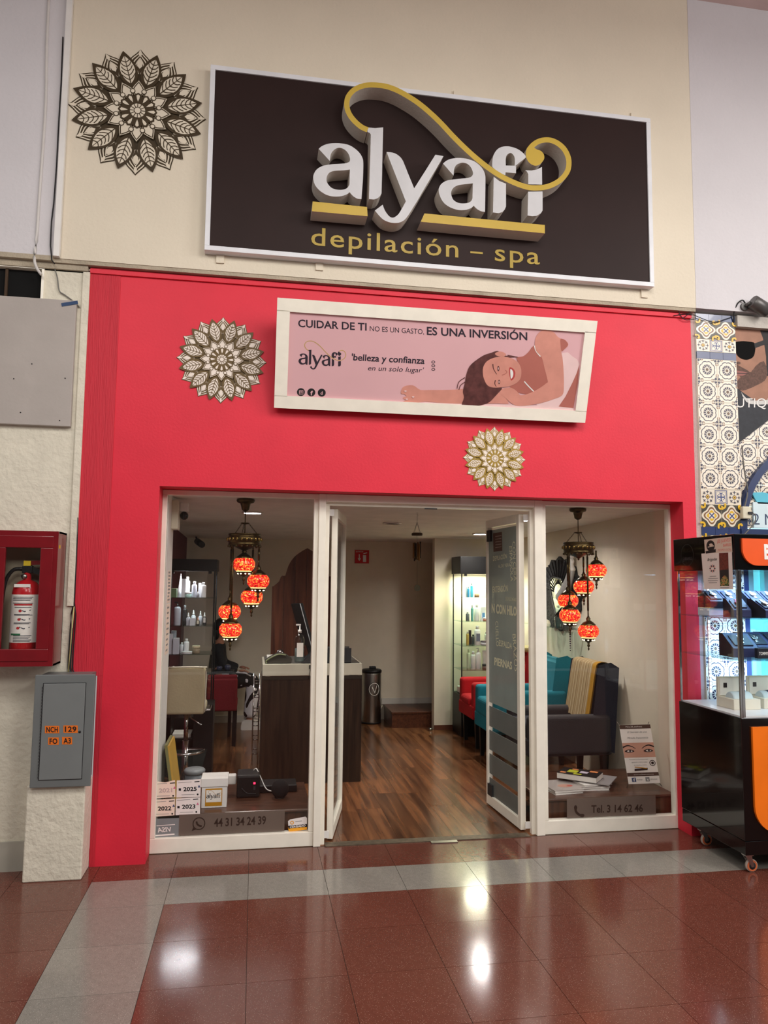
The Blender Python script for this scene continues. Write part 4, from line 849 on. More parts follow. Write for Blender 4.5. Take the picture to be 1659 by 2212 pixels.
m = MB(KW).box(3.1, 3.17, KY0-.02, KY0-.016, .49, .62); bp = part('front_letter', m, ki, bev=.003); part('letter_inset', MB(KOR).box(3.112, 3.15, KY0-.0215, KY0-.02, .56, .607).box(3.112, 3.15, KY0-.0215, KY0-.02, .502, .545), bp)
part('side_glass', MB(GLASS).box(KX0+.002, KX0+.008, KY0+.006, KY1-.03, .92, 1.817), ki); part('front_glass', MB(GLASS).box(KX0+.014, KX1, KY0+.004, KY0+.01, .93, 1.815), ki)
for nm, y0, y1 in (('corner_post', KY0, KY0+.012), ('corner_post', KY1-.03, KY1-.02)): part(nm, MB(CHROME).box(KX0, KX0+.012, y0, y1, .92, 1.817), ki)
part('door_post', MB(CHROME).box(KX0+.013, KX0+.03, KY0-.002, KY0+.012, .925, 1.815), ki)
part('floor_panel', MB(mat('white_laminate', (226, 228, 230), .35)).box(KX0+.01, KX1, KY0+.012, KY1-.03, .92, .93), ki)
SH = (1.52, 1.262)
for z in SH: part('glass_shelf', MB(GLASSG).box(KX0+.012, KX1, KY0+.06, KY1-.04, z-.008, z), ki)
LED = mat('led_white', (226, 236, 255), .5, emit=9.)
for zz in ((1.62, 1.8), (1.3, 1.5), (.98, 1.24)):
    sm_ = MB(WHITE).box(KX0+.2, KX0+.215, KY1-.06, KY1-.05, zz[0], zz[1]); stp = part('led_strip', sm_, ki)
    for k in range(int((zz[1]-zz[0])/.026)): part('led', MB(LED).box(KX0+.202, KX0+.213, KY1-.064, KY1-.06, zz[0]+.006+k*.026, zz[0]+.018+k*.026), stp)
area('kiosk_led_light', (3.4, -.3, 1.80), .5, 11, (.36, .62, 1.0), sy=.3); area('kiosk_led_light', (3.45, -.1, 1.2), .5, 5, (.36, .62, 1.0), rot=(math.radians(90), 0, 0), sy=.4)
def caster(x, y):
    c = part('caster', MB(CHROME).box(x-.024, x+.03, y-.02, y+.02, .098, .114).prism([(x-.02, y-.017, .1), (x+.02, y-.017, .1), (x+.034, y-.017, .035), (x+.018, y-.017, .03)], [(x-.02, y-.013, .1), (x+.02, y-.013, .1), (x+.034, y-.013, .035), (x+.018, y-.013, .03)]).prism([(x-.02, y+.013, .1), (x+.02, y+.013, .1), (x+.034, y+.013, .035), (x+.018, y+.013, .03)], [(x-.02, y+.017, .1), (x+.02, y+.017, .1), (x+.034, y+.017, .035), (x+.018, y+.017, .03)]), ki)
    part('wheel', MB(mat('orange_wheel', (214, 112, 66), .4)).lathe([(.022, -.0115), (.031, -.0115), (.033, -.011), (.033, .011), (.022, .0115)], (x+.026, y, .038), 18, 'Y').use(mat('caster_tyre', (196, 184, 172), .5)).lathe([(.03, -.009), (.0375, -.008), (.038, 0), (.0375, .008), (.03, .009)], (x+.026, y, .038), 18, 'Y').use(DGREY).lathe([(1e-4, -.0125), (.022, -.0125), (.022, .0125), (1e-4, .0125)], (x+.026, y, .038), 14, 'Y'), c)
for x, y in ((KX0+.05, KY0+.06), (KX0+.05, KY1-.16), (KX1-.1, KY0+.06), (KX1-.1, KY1-.16)): caster(x, y)
# kiosk header side roundel
A = Art(lambda u, v, e: (KX0-.012-e, u, v), .0006); A.fill(DGREY, ell(-.19, 1.925, .075, n=30), ell(-.19, 1.925, .073, n=30)[::-1]); A.text(mat('dim_letters', (38, 36, 42), .5), 'Premium', (-.135, 1.91), (-.245, 1.91), .03, shear=.2); A.done('side_emblem', ki)
# leaflets stuck on the kiosk side
def PXK(u, v, e): return tuple(ox(u, v, KX0-.0135-e))
def leaf2(label, quad, draw, bg):
    t = thing('leaflet', label, 'leaflet', tuple(ox(*quad[3], KX0-.0135)))
    A = Art(PXK, .0006); A.fill(bg, quad); A.up(); draw(A); A.done('sheet', t)
BEI = mat('leaflet_beige', (206, 190, 172), .6); CR2 = mat('leaflet_cream', (222, 214, 206), .6); PKT = mat('leaflet_pink', (214, 130, 118), .6)
leaf2('beige leaflet reading ES JUEVES stuck on the kiosk header', [(1521, 1166), (1580, 1159), (1582, 1193), (1523, 1196)], lambda A: (A.text(PKT, '¡ES JUEVES!', (1549, 1173), (1578, 1169), 7, down=True, bold=.02), A.text(PKT, 'BARRIO', (1562, 1181), (1579, 1179), 6, down=True, bold=.02), A.text(PKT, 'PROMO LOCAL', (1551, 1191), (1580, 1189), 5, down=True), A.fill(INK, ell(1535, 1179, 9, 12)), A.fill(INK, [(1524, 1191), (1546, 1186), (1546, 1193), (1525, 1196)]), A.up(), A.fill(BEI, ell(1536, 1177, 4, 3)), A.line(BEI, [(1529, 1182), (1542, 1179)], 2)), BEI)
MTR = mat('meat_brown', (98, 44, 34), .6, var=.4, vs=90); SAL = blotch('salad_green', (62, 84, 40), (158, 150, 84), 60, .6, .5, (180, 90, 60)); DKF = mat('food_dark', (30, 26, 28), .6)
def food(A):
    A.fill(MTR, [(1553, 1195), (1573, 1194), (1574, 1230), (1554, 1232)]); A.fill(DKF, [(1554, 1232), (1574, 1230), (1575, 1270), (1556, 1270)]); A.up(); A.fill(SAL, cr([(1556, 1258), (1560, 1248), (1566, 1243), (1572, 1250), (1575, 1262), (1566, 1267), (1558, 1266)], True, 3)); A.fill(PAPER, [(1556, 1266), (1575, 1266), (1575, 1269), (1556, 1269)])
    A.text(INK, 'Brigadas', (1528, 1212), (1549, 1210), 6, down=True, shear=.3)
    for k in range(12): a = k*math.pi/6; A.line(PKT if k % 2 else INK, [(1539+3.2*math.cos(a), 1228+4*math.sin(a)), (1539+6.5*math.cos(a), 1228+8.5*math.sin(a))], 1.6)
    for k, (a, b) in enumerate(((1533, 1547), (1530, 1551), (1529, 1551), (1531, 1549))): A.line(GREY, [(a, 1245+k*4.6), (b, 1244.5+k*4.6)], 1.1)
leaf2('cream menu leaflet with food photos hanging on the kiosk glass', [(1515, 1196), (1581, 1192), (1584, 1273), (1521, 1273)], food, CR2)

# ---- watches and their boxes
NVB = mat('navy_box', (38, 44, 84), .5, var=.1); NVD = mat('black_navy_box', (22, 24, 36), .5)
def wbox(x, y, z, label, rz=0., m=NVB, w_=.115, face='blue', wl='', s=1.):
    t = thing('watch_box', label, 'watch box', (x, y, z), rz, group='watch boxes in the kiosk', local=True)
    w2 = w_/2*s; d = .07*s; hf, hb = .045*s, .115*s
    pr = [(-d, 0), (d, 0), (d, hb), (d*.55, hb), (-d, hf)]
    part('case', MB(m).prism([(-w2, a, b) for a, b in pr], [(w2, a, b) for a, b in pr], NVD, NVD), t, bev=.002)
    sl = math.atan2(hb-hf, d*1.55)
    c = part('cushion', MB(NVD).box(-w2*.7, w2*.7, -.042*s, .042*s, 0, .006, Matrix.Translation((0, -d*.22, (hb+hf)/2+.0005)) @ Matrix.Rotation(sl, 4, 'X')), t)
    # the watch itself
    M = Matrix.Translation((x, y, z)) @ Matrix.Rotation(rz, 4, 'Z') @ Matrix.Translation((0, -d*.22, (hb+hf)/2+.012)) @ Matrix.Rotation(sl, 4, 'X')
    k = thing('wristwatch', wl, 'watch', tuple(M.translation), group='watches shown in the kiosk', local=True); k.rotation_euler = M.to_euler()
    fc = {'blue': (36, 52, 110), 'white': (214, 222, 232), 'pink': (226, 70, 110), 'dark': (30, 32, 40), 'aqua': (110, 190, 200)}[face]
    rim = CHROME if face != 'pink' else mat('pink_silicone', (226, 72, 112), .5)
    part('strap', MB(rim if face in ('pink', 'white', 'aqua') else STEEL).box(-.009, .009, -.042, .042, -.006, -.001), k, bev=.002)
    part('case', MB(rim).lathe([(.015, -.005), (.021, -.003), (.021, .004), (.0175, .006), (.0175, .004)], (0, 0, 0), 20), k)
    dl_ = part('dial', MB(mat('dial_'+face, fc, .3)).lathe([(.0175, .0035), (1e-4, .0036)], (0, 0, 0), 18), k)
    part('hands', MB(WHITE).box(-.0009, .0009, 0, .012, .0038, .0044).box(0, .009, -.0009, .0009, .0038, .0044), dl_)
    return t
def riser(x, y, z, w_, d, h, label, m=None): solo('display_riser', MB(m or mat('riser_white', (214, 224, 232), .5)).box(x-w_/2, x+w_/2, y-d/2, y+d/2, z, z+h), label, 'riser', 'display risers', bev=.002)
riser(3.06, -.24, SH[0], .13, .13, .05, 'pale riser block under the leftmost watch box on the upper shelf'); riser(3.2, -.22, SH[0], .13, .13, .05, 'pale riser block under the second watch box on the upper shelf'); riser(3.42, -.24, SH[0], .26, .13, .05, 'pale riser block under the right watch boxes on the upper shelf')
wbox(3.06, -.24, SH[0]+.05, 'black navy watch box on a riser, leftmost on the upper shelf', 0, NVD, face='dark', wl='steel watch with dark dial, leftmost on the upper shelf')
wbox(3.19, -.22, SH[0]+.05, 'navy watch box on a riser, second on the upper shelf', 0, NVB, face='aqua', wl='watch with aqua dial, second on the upper shelf')
wbox(3.36, -.24, SH[0]+.05, 'navy watch box behind the door post on the upper shelf', 0, NVB, face='blue', wl='steel watch with blue dial behind the door post')
wbox(3.48, -.24, SH[0]+.05, 'navy watch box at the right edge of the upper shelf', 0, NVB, face='blue', wl='steel watch with blue dial at the right edge, upper shelf')
wbox(3.1, -.45, SH[0], 'navy watch box holding the pink watch on the upper shelf', math.radians(-8), NVB, face='pink', wl='bright pink watch in a navy box')
wbox(3.235, -.52, SH[0], 'navy watch box with a white watch at the front of the upper shelf', math.radians(12), NVB, face='white', wl='white watch at the front of the upper shelf')
wbox(3.14, -.4, SH[1], 'large navy watch box at the left of the middle shelf', math.radians(-6), NVB, .14, 'white', 'white watch in the large navy box, middle shelf', 1.25)
wbox(3.3, -.32, SH[1], 'navy watch box behind the door post on the middle shelf', 0, NVB, .14, 'aqua', 'aqua dial watch behind the door post, middle shelf', 1.25)
wbox(3.47, -.3, SH[1]+.0, 'navy watch box at the right edge of the middle shelf', 0, NVB, .14, 'dark', 'dark dial watch at the right edge, middle shelf', 1.25)
tr = thing('brand_stand', 'dark brand stand with white lettering on the middle shelf', 'stand', (3.4, -.5, SH[1]))
part('block', MB(NVD).box(3.15, 3.6, -.57, -.54, SH[1], SH[1]+.065), tr, bev=.002)
A = Art(planeXZ(-.5705), .0006); A.text(WHITE, 'TOMMY', (3.16, SH[1]+.022), (3.225, SH[1]+.022), .02, bold=.02); A.fill(WHITE, rect(3.236, SH[1]+.02, 3.252, SH[1]+.042)); A.fill(mat('flag_red', (190, 40, 70), .5), rect(3.245, SH[1]+.023, 3.252, SH[1]+.039)); A.text(WHITE, 'HILFIGER', (3.262, SH[1]+.022), (3.36, SH[1]+.022), .02, bold=.02); A.done('lettering', tr)
CRB = mat('cream_gift_box', (226, 220, 202), .6)
for i, (x, y, lb, band) in enumerate(((3.13, -.38, 'open cream watch box with a slim silver watch, bottom of the kiosk', 'silver'), (3.36, -.36, 'open cream watch box with a navy patterned strap, bottom right', 'navy'))):
    t = thing('open_watch_box', lb, 'watch box', (x, y, .93), 0, group='open boxes at the bottom of the kiosk', local=True)
    part('base', MB(CRB).box(-.095, .095, -.1, .06, 0, .065), t, bev=.003); part('lid', MB(CRB).box(-.095, .095, .062, .085, .0, .19), t, bev=.003); part('lid_lining', MB(PAPER).box(-.085, .085, .056, .062, .07, .18), t)
    part('lid_emblem', MB(INK).box(-.06, -.035, .054, .0565, .12, .15), t)
    part('cushion', MB(mat('pale_cushion', (206, 224, 232), .8)).lathe([(.045, -.07), (.05, -.06), (.05, .06), (.045, .07)], (0, -.02, .055), 18, 'X'), t)
    k = thing('wristwatch', 'slim silver watch wrapped on a pale cushion' if band == 'silver' else 'navy and white patterned watch on a pale cushion', 'watch', (x, y-.02, .985), group='watches shown in the kiosk', local=True)
    part('strap', MB(CHROME if band == 'silver' else NVB).lathe([(.052, -.008 if band == 'silver' else -.025), (.054, 0), (.052, .008 if band == 'silver' else .025)], (0, 0, 0), 20, 'X'), k)
    part('case', MB(CHROME).lathe([(.013, -.004), (.014, .004), (1e-4, .005)], (0, -.034, .043), 14, M=Matrix.Rotation(math.radians(38), 3, 'X')), k)
solo('display_riser', MB(mat('riser_teal', (150, 222, 226), .5)).prism([(3.42, -.5, .93), (3.62, -.5, .93), (3.62, -.42, 1.16), (3.42, -.42, 1.16)], [(3.42, -.47, .93), (3.62, -.47, .93), (3.62, -.4, 1.16), (3.42, -.4, 1.16)]) if False else MB(MATS['riser_white']).box(3.5, 3.62, -.3, -.2, .93, 1.1), 'tall pale riser block at the bottom right of the kiosk', 'riser', 'display risers')

# ============================================================ ceiling fittings of the shop
def zc(y): return 2.294 if y < 1.1 else 2.294-(y-1.1)*.0162
LAMPW = mat('downlight_glow', (246, 246, 250), .5, emit=11.)
OFFW = mat('downlight_off', (200, 196, 190), .5)
for x, y, lit, lb in ((-.03, 1.42, 1, 'lit round downlight above the left shop window'), (2.44, 3.05, 1, 'lit round downlight near the lit showcase'), (2.36, 1.45, 1, 'lit round downlight behind the right door leaf'), (1.27, 2.05, 0, 'unlit round ceiling panel in the middle of the shop')):
    z = zc(y); t = thing('downlight', lb, 'lamp', (x, y, z), group='downlights')
    part('rim', MB(WHITE).lathe([(.085, z-.001), (.09, z-.006), (.075, z-.012), (.07, z-.008)], (x, y, 0), 24), t); part('diffuser', MB(LAMPW if lit else OFFW).lathe([(.072, z-.009), (1e-4, z-.009)], (x, y, 0), 24), t)
    if lit:
        o = area('downlight_lamp', (x, y, z-.02), .14, 12., (1, .94, .85)); o.data.shape = 'DISK'; o.data.spread = math.radians(150)
# ---- mosaic hanging lamps
MOS = mosaic('lit_mosaic_glass', 1.15); RIMG = mat('lit_rim', (255, 214, 130), .5, emit=2.2); HOLE = mat('lit_hole', (255, 236, 200), .5, emit=4.)
def lantern(root, x, y, z, top):
    """globe centred at z hanging by a tube from height top"""
    g = part('globe', MB(MOS).lathe([(.036, -.05), (.06, -.043), (.075, -.022), (.078, 0), (.075, .02), (.06, .04), (.04, .05)], (x, y, z), 24), root)
    part('globe_rim', MB(RIMG).lathe([(.05, -.052), (.054, -.047), (.052, -.044)], (x, y, z), 24), g)
    part('cap', MB(BRASS).lathe([(.055, .04), (.056, .046), (.04, .062), (.022, .075), (.014, .08), (.018, .09), (.012, .098), (.007, .11)], (x, y, z), 20), g)
    part('bottom_cup', MB(BRASS).lathe([(1e-4, -.085), (.012, -.083), (.03, -.074), (.05, -.055), (.05, -.05)], (x, y, z), 20), g)
    for k in range(8): a = k*math.pi/4+.3; part('light_hole', MB(HOLE).ball((x+.041*math.cos(a), y+.041*math.sin(a), z-.0655), .0062, 8, (1, 1, .7)), g)
    part('finial', MB(BRASS).lathe([(1e-4, -.145), (.004, -.14), (.007, -.13), (.003, -.122), (.009, -.112), (.011, -.104), (.006, -.097), (.012, -.085)], (x, y, z), 12), g)
    if top > z+.12: part('hanging_tube', MB(BRASS).tube([(x, y, z+.108), (x, y, z+.15)], .0055, 8).tube([(x, y, z+.15), (x, y, top-.03)], .0075, 8).tube([(x, y, top-.03), (x, y, top)], .0055, 8), root)
def hanging_lamp(x, y, zr, zc_, globes, label):
    """zr = mid height of the brass ring"""
    t = thing('mosaic_hanging_lamp', label, 'lamp', (x, y, zc_), group='mosaic hanging lamps')
    part('canopy', MB(BRASS).lathe([(.062, zc_-.001), (.064, zc_-.012), (.058, zc_-.024), (.038, zc_-.03), (.031, zc_-.05), (.026, zc_-.075), (.012, zc_-.085), (.004, zc_-.088)], (x, y, 0), 24), t)
    part('rod', MB(BRASS).tube([(x, y, zc_-.08), (x, y, zr-.03)], .0035, 8), t); part('spreader', MB(BRASS).lathe([(.004, zr+.12), (.03, zr+.118), (.03, zr+.112), (.004, zr+.106)], (x, y, 0), 16), t)
    for k in range(3):
        a = 2*math.pi*k/3+.35; m = MB(BRASS); P0 = Vector((x+.028*math.cos(a), y+.028*math.sin(a), zr+.115)); P1 = Vector((x+.098*math.cos(a), y+.098*math.sin(a), zr+.035))
        for i in range(9):
            c = P0.lerp(P1, (i+.5)/9); u = (P1-P0).normalized(); side_ = u.cross(Vector((0, 0, 1))).normalized(); w_ = side_ if i % 2 else u.cross(side_)
            m.tube([tuple(c+u*.0075*math.cos(b)+w_*.004*math.sin(b)) for b in [2*math.pi*j/8 for j in range(9)]], .0012, 4)
        part('chain', m, t)
    rg = part('ring', MB(BRASS).lathe([(.1, zr-.042), (.113, zr-.042), (.113, zr-.03), (.108, zr-.026), (.116, zr-.018), (.119, zr), (.116, zr+.018), (.108, zr+.026), (.113, zr+.03), (.113, zr+.04), (.1, zr+.04)], (x, y, 0), 36), t)
    bd_ = MB(mat('bright_brass', (150, 128, 72), .25, .95))
    for k in range(22): a = 2*math.pi*k/22; bd_.ball((x+.117*math.cos(a), y+.117*math.sin(a), zr), .009, 8, (1, 1, 1.4))
    tag(part('ring_studs', bd_, rg), kind='stuff')
    sc = MB(BRASS)
    for k in range(18): a = 2*math.pi*k/18; sc.ball((x+.109*math.cos(a), y+.109*math.sin(a), zr-.048), .009, 6)
    tag(part('ring_fringe', sc, rg), kind='stuff')
    part('centre_boss', MB(BRASS).lathe([(1e-4, -.098), (.008, -.09), (.006, -.084), (.02, -.074), (.05, -.062), (.085, -.045), (.1, -.04)], (x, y, zr), 20), t)
    for px, py, dy in globes:
        g = oy(px, py, y+dy); lantern(t, g.x, y+dy, g.z, zr-.04)
    return t
LY = .46
hanging_lamp(-.075, LY, 2.008, 2.294, ((527, 1219, .0), (558, 1255, -.02), (544, 1289, .07), (496, 1321, .05), (498, 1360, -.06)), 'brass hanging lamp with five red mosaic globes, left window')
hanging_lamp(2.42, LY, 1.995, 2.294, ((1288, 1232, .0), (1261, 1267, .05), (1227, 1297, .06), (1231, 1329, -.05), (1271, 1363, -.07)), 'brass hanging lamp with five red mosaic globes, right window')
# ---- cameras
cz = thing('dome_camera', 'white security camera with black dome on the left return', 'camera', (-.5, .55, 2.2))
part('mount', MB(WHITE).box(-.53, -.47, .5, .56, 2.2, 2.262), cz, bev=.006); part('dome', MB(BLK2).ball((-.5, .53, 2.172), .03, 16), cz)
solo('junction_box', MB(mat('cream_box', (222, 214, 190), .5)).box(-.576, -.53, .42, .565, 2.07, 2.27), 'cream junction box under the ceiling in the left window', 'box', bev=.005)
c2 = thing('bullet_camera', 'dark bullet security camera in the far left ceiling corner', 'camera', (-.7, 4.2, 2.1))
p_ = oy(434, 1174, 4.2)
part('body', MB(DGREY).tube([(p_.x-.05, 4.3, p_.z+.03), (p_.x+.02, 4.1, p_.z-.02)], .038, 12), c2); part('mount', MB(DGREY).tube([(p_.x-.05, 4.3, p_.z+.02), (p_.x-.07, 4.36, zc(4.36))], .012, 8), c2)
# ---- wind chime
cy, cx = 1.1, 1.305; zt = zc(cy)
ch = thing('wind_chime', 'brass wind chime hanging from the ceiling in the doorway', 'wind chime', (cx, cy, zt))
def zz(py): return oy(900, py, cy).z
part('hook', MB(STEEL).tube(cr([(cx, cy, zt), (cx, cy, zt-.015), (cx+.008, cy, zt-.025), (cx, cy, zt-.032)], False, 4), .002, 6), ch)
WDK = mat('dark_ring_wood', (66, 52, 36), .5); part('top_disc', MB(WDK).lathe([(.01, zz(1156)), (.044, zz(1157)), (.046, zz(1153)), (.04, zz(1151)), (.01, zz(1151))], (cx, cy, 0), 20), ch)
s_ = MB(INK)
for k in range(4): a = k*math.pi/2+.4; s_.tube([(cx, cy, zz(1128)), (cx+.036*math.cos(a), cy+.036*math.sin(a), zz(1152))], .0012, 4)
s_.tube([(cx, cy, zt-.03), (cx, cy, zz(1128))], .0012, 4).tube([(cx, cy, zz(1155)), (cx+.004, cy, zz(1270))], .001, 4); part('strings', s_, ch)
for k in range(6):
    a = k*math.pi/3; z0, z1 = zz(1170+k), zz(1206+3*(k % 3)); part('chime_tube', MB(mat('copper_tube', (128, 92, 52), .3, .9) if k % 2 else mat('dark_tube', (54, 46, 38), .35, .8)).tube([(cx+.028*math.cos(a), cy+.028*math.sin(a), z0), (cx+.028*math.cos(a), cy+.028*math.sin(a), z1)], .0065, 8), ch)
part('bell', MB(BRASS).ball((cx-.012, cy-.03, zz(1205)), .012, 10), ch); part('sail', MB(mat('sail_olive', (84, 78, 56), .6)).lathe([(.026, -.002), (.026, .002)], (cx+.004, cy, zz(1270)), 20, 'Y'), ch)
# ---- back of the shop
es = thing('extinguisher_sign', 'red square fire extinguisher sign on the back wall', 'sign', (1.35, 4.59, 1.95))
a, b = oy(767, 1188, 4.588), oy(797, 1217, 4.588)
part('plate', MB(mat('sign_red', (196, 26, 34), .5)).box(a.x, b.x, 4.588, 4.598, b.z, a.z), es)
A = Art(pixY(4.587), .0008); A.fill(WHITE, rect(775, 1197, 777.4, 1207)); A.fill(WHITE, [(772.5, 1206), (780, 1206), (776.2, 1212)]); A.fill(WHITE, rect(784, 1199, 791, 1214)); A.line(WHITE, [(785, 1196), (793, 1194)], 1.8); A.text(WHITE, 'EXTINTOR', (769, 1193), (785, 1193), 2.6, down=True); A.done('pictogram', es)
tcx, tcy = 1.455, 4.38
bn = thing('trash_bin', 'tall steel cylinder bin with black lid at the back', 'bin', (tcx, tcy, 0))
part('body', MB(STEEL).lathe([(.118, 0), (.12, .01), (.12, .6), (.118, .61)], (tcx, tcy, 0), 32), bn); part('base_ring', MB(BLACK).lathe([(.122, 0), (.123, .02), (.121, .022)], (tcx, tcy, 0), 32), bn)
part('lid', MB(BLACK).lathe([(.124, .61), (.126, .635), (.11, .65), (.05, .655), (1e-4, .656)], (tcx, tcy, 0), 32), bn, label='black plastic lid'); part('lid_knob', MB(BLACK).box(tcx-.03, tcx+.05, tcy-.04, tcy+.02, .65, .685), bn, bev=.008)
A = Art(lambda u, v, e: (tcx+(.121+e)*math.sin(u), tcy-(.121+e)*math.cos(u), v), .001); A.fill(BLACK, ell(.15, .42, .62, .085)); A.up(); A.fill(PAPER, ell(.15, .42, .56, .076), ell(.15, .42, .5, .07)[::-1]); A.line(PAPER, [(-.1, .45), (.2, .38), (.4, .46)], .02); A.done('printed_emblem', bn)
solo('floor_drain_cup', MB(STEEL).lathe([(.022, 0), (.025, .03), (.02, .03)], (2.07, 3.82, 0), 14), 'small shiny metal door stop on the floor by the partition', 'door stop')
# tall arched wooden panel
arp = thing('arched_wood_panel', 'tall arched dark wood panel behind the reception desk', 'panel', (.75, 3.2, 0)); YA = 2.95
k_ = (YA+4.9067)/(2.6+4.9067)
pr = [oy(x, y, YA) for x, y in [(583, 1470), (583, 1268), (592, 1266)]]+[oy(x, y, YA) for x, y in cr([(592, 1265), (603, 1256), (608, 1244), (617, 1243), (622, 1225), (634, 1205), (650, 1192), (664, 1184)], False, 3)[1:]]
half = [(p.x, p.z) for p in pr]; xc = half[-1][0]; full = [(half[0][0], .0)]+half+[(2*xc-x, z) for x, z in half[::-1]][1:]; full.append((2*xc-half[0][0], 0))
PW = wood('walnut_boards', (66, 30, 20), (112, 62, 40), rough=.4, stretch=(7, 7, .5), rnd=.15)
n_b = 6; xs = [half[0][0]+(2*(xc-half[0][0]))*i/n_b for i in range(n_b+1)]
def ztop(x):
    for (xa, za), (xb, zb_) in zip(full, full[1:]):
        if min(xa, xb) <= x <= max(xa, xb) and abs(xb-xa) > 1e-6: return za+(zb_-za)*(x-xa)/(xb-xa)
    return full[1][1]
for i in range(n_b):
    q = [xs[i]+.001+(xs[i+1]-xs[i]-.002)*j/8 for j in range(9)]; lp = [(x, ztop(min(max(x, full[1][0]+.002), 2*xc-full[1][0]-.002))) for x in q]+[(q[-1], 0), (q[0], 0)]
    part('board', MB(PW).prism([(x, YA+.004*(i % 2), z) for x, z in lp], [(x, YA+.04, z) for x, z in lp]), arp)
# ---- reception desk and what stands on it
dk = thing('reception_desk', 'dark wood reception desk with a white top band', 'desk', (.45, 2.0, 0))
DX0, DX1, DY0, DY1 = .088, .95, 1.7, 2.35
DWD = wood('desk_wood', (36, 25, 19), (60, 43, 32), rough=.35, stretch=(9, 9, .7), rnd=0)
part('front_board', MB(DWD).box(DX0, DX1, DY0, DY0+.03, 0, .875), dk); part('side_board', MB(DWD).box(DX0, DX0+.03, DY0+.03, DY1, 0, .875), dk); part('side_board', MB(DWD).box(DX1-.03, DX1, DY0+.03, DY1, 0, .875), dk)
part('upper_rail', MB(mat('dark_rail', (42, 32, 22), .5)).box(DX0, DX1, DY0-.002, DY0, .875, .905), dk)
part('white_band', MB(mat('cream_laminate', (206, 202, 184), .35)).box(DX0, DX1, DY0-.004, DY1, .908, 1.008), dk, bev=.003); part('inner_top', MB(mat('grey_laminate', (100, 98, 94), .4)).box(DX0+.02, DX1-.02, DY0+.02, DY1-.02, 1.008, 1.014), dk)
TZ = 1.0145
mo = thing('desk_monitor', 'slim black monitor seen edge on above the reception desk', 'monitor', (.52, 1.95, TZ))
Mm = Matrix.Translation((.53, 2.13, TZ+.02)) @ Matrix.Rotation(math.radians(-16), 4, 'Y') @ Matrix.Rotation(math.radians(8), 4, 'Z')
part('screen', MB(BLACK).box(-.012, .012, -.23, .23, .1, .5, Mm), mo, bev=.003); part('screen_edge', MB(mat('monitor_silver', (190, 194, 196), .3)).box(-.016, -.011, -.232, -.222, .1, .5, Mm), mo); part('stand', MB(BLACK).box(-.01, .02, -.04, .04, .0, .14, Mm).box(.47, .62, 2.04, 2.24, TZ, TZ+.012), mo)
sa = thing('sanitizer_bottle', 'clear hand sanitizer pump bottle on the reception desk', 'bottle', (.41, 1.74, TZ)); sx, sy = .405, 1.78
part('bottle', MB(glassmat('clear_plastic', (.86, .9, .9))).lathe([(.04, 0), (.043, .01), (.043, .2), (.03, .235), (.015, .245), (.014, .26)], (sx, sy, TZ), 18), sa); part('gel', MB(mat('gel', (150, 160, 156), .3, alpha=.5)).lathe([(.039, .006), (.039, .12), (1e-4, .12)], (sx, sy, TZ), 16), sa)
part('label', MB(PAPER).box(sx-.025, sx+.03, sy-.046, sy-.0445, TZ+.05, TZ+.17), sa); part('pump', MB(WHITE).lathe([(.016, .255), (.016, .28), (.005, .282), (.005, .32)], (sx, sy, TZ), 12).box(sx-.035, sx+.008, sy-.006, sy+.006, TZ+.318, TZ+.33), sa)
hb = thing('green_trimmed_bag', 'small dark bag with pale green trim on the desk edge', 'bag', (.22, 1.74, TZ))
prf = [(-.1, 0), (.1, 0), (.11, .03), (.06, .065), (-.0, .075), (-.07, .045), (-.11, .015)]
part('body', MB(mat('olive_dark', (62, 58, 50), .7)).prism([(.225+x, 1.72, TZ+z) for x, z in prf], [(.225+x, 1.84, TZ+z) for x, z in prf]), hb, bev=.006); part('trim', MB(mat('pale_green', (132, 140, 104), .7)).tube([(.225+x, 1.718, TZ+z) for x, z in cr(prf[3:]+prf[:1], False, 3)], .006, 6), hb)
solo('foil_ball', MB(CHROME).ball((.245, 1.93, TZ+.05), .05, 12, (.75, .75, 1)), 'shiny crumpled silver foil cup behind the bag', 'cup')
solo('paper_stack', MB(PAPER).box(.13, .24, 1.98, 2.16, TZ, TZ+.03), 'small stack of white papers at the desk corner', 'papers')
cm = thing('card_terminal', 'dark sloped payment terminal on the desk by the door frame', 'terminal', (.6, 1.78, TZ))
part('body', MB(DGREY).prism([(.43, 1.72, TZ), (.85, 1.72, TZ), (.85, 1.72, TZ+.12), (.56, 1.72, TZ+.12)], [(.43, 1.88, TZ), (.85, 1.88, TZ), (.85, 1.88, TZ+.12), (.56, 1.88, TZ+.12)]), cm, bev=.006)
sw = thing('desk_cable', 'black cable with connector hanging over the white desk band', 'cable', (.5, 1.69, .9))
part('connector', MB(BLACK).box(.487, .507, 1.684, 1.694, .965, 1.0), sw, bev=.003); part('cord', MB(BLACK).tube(cr([(.497, 1.688, .97), (.492, 1.688, .93), (.484, 1.69, .88)], False, 3), .003, 6), sw)

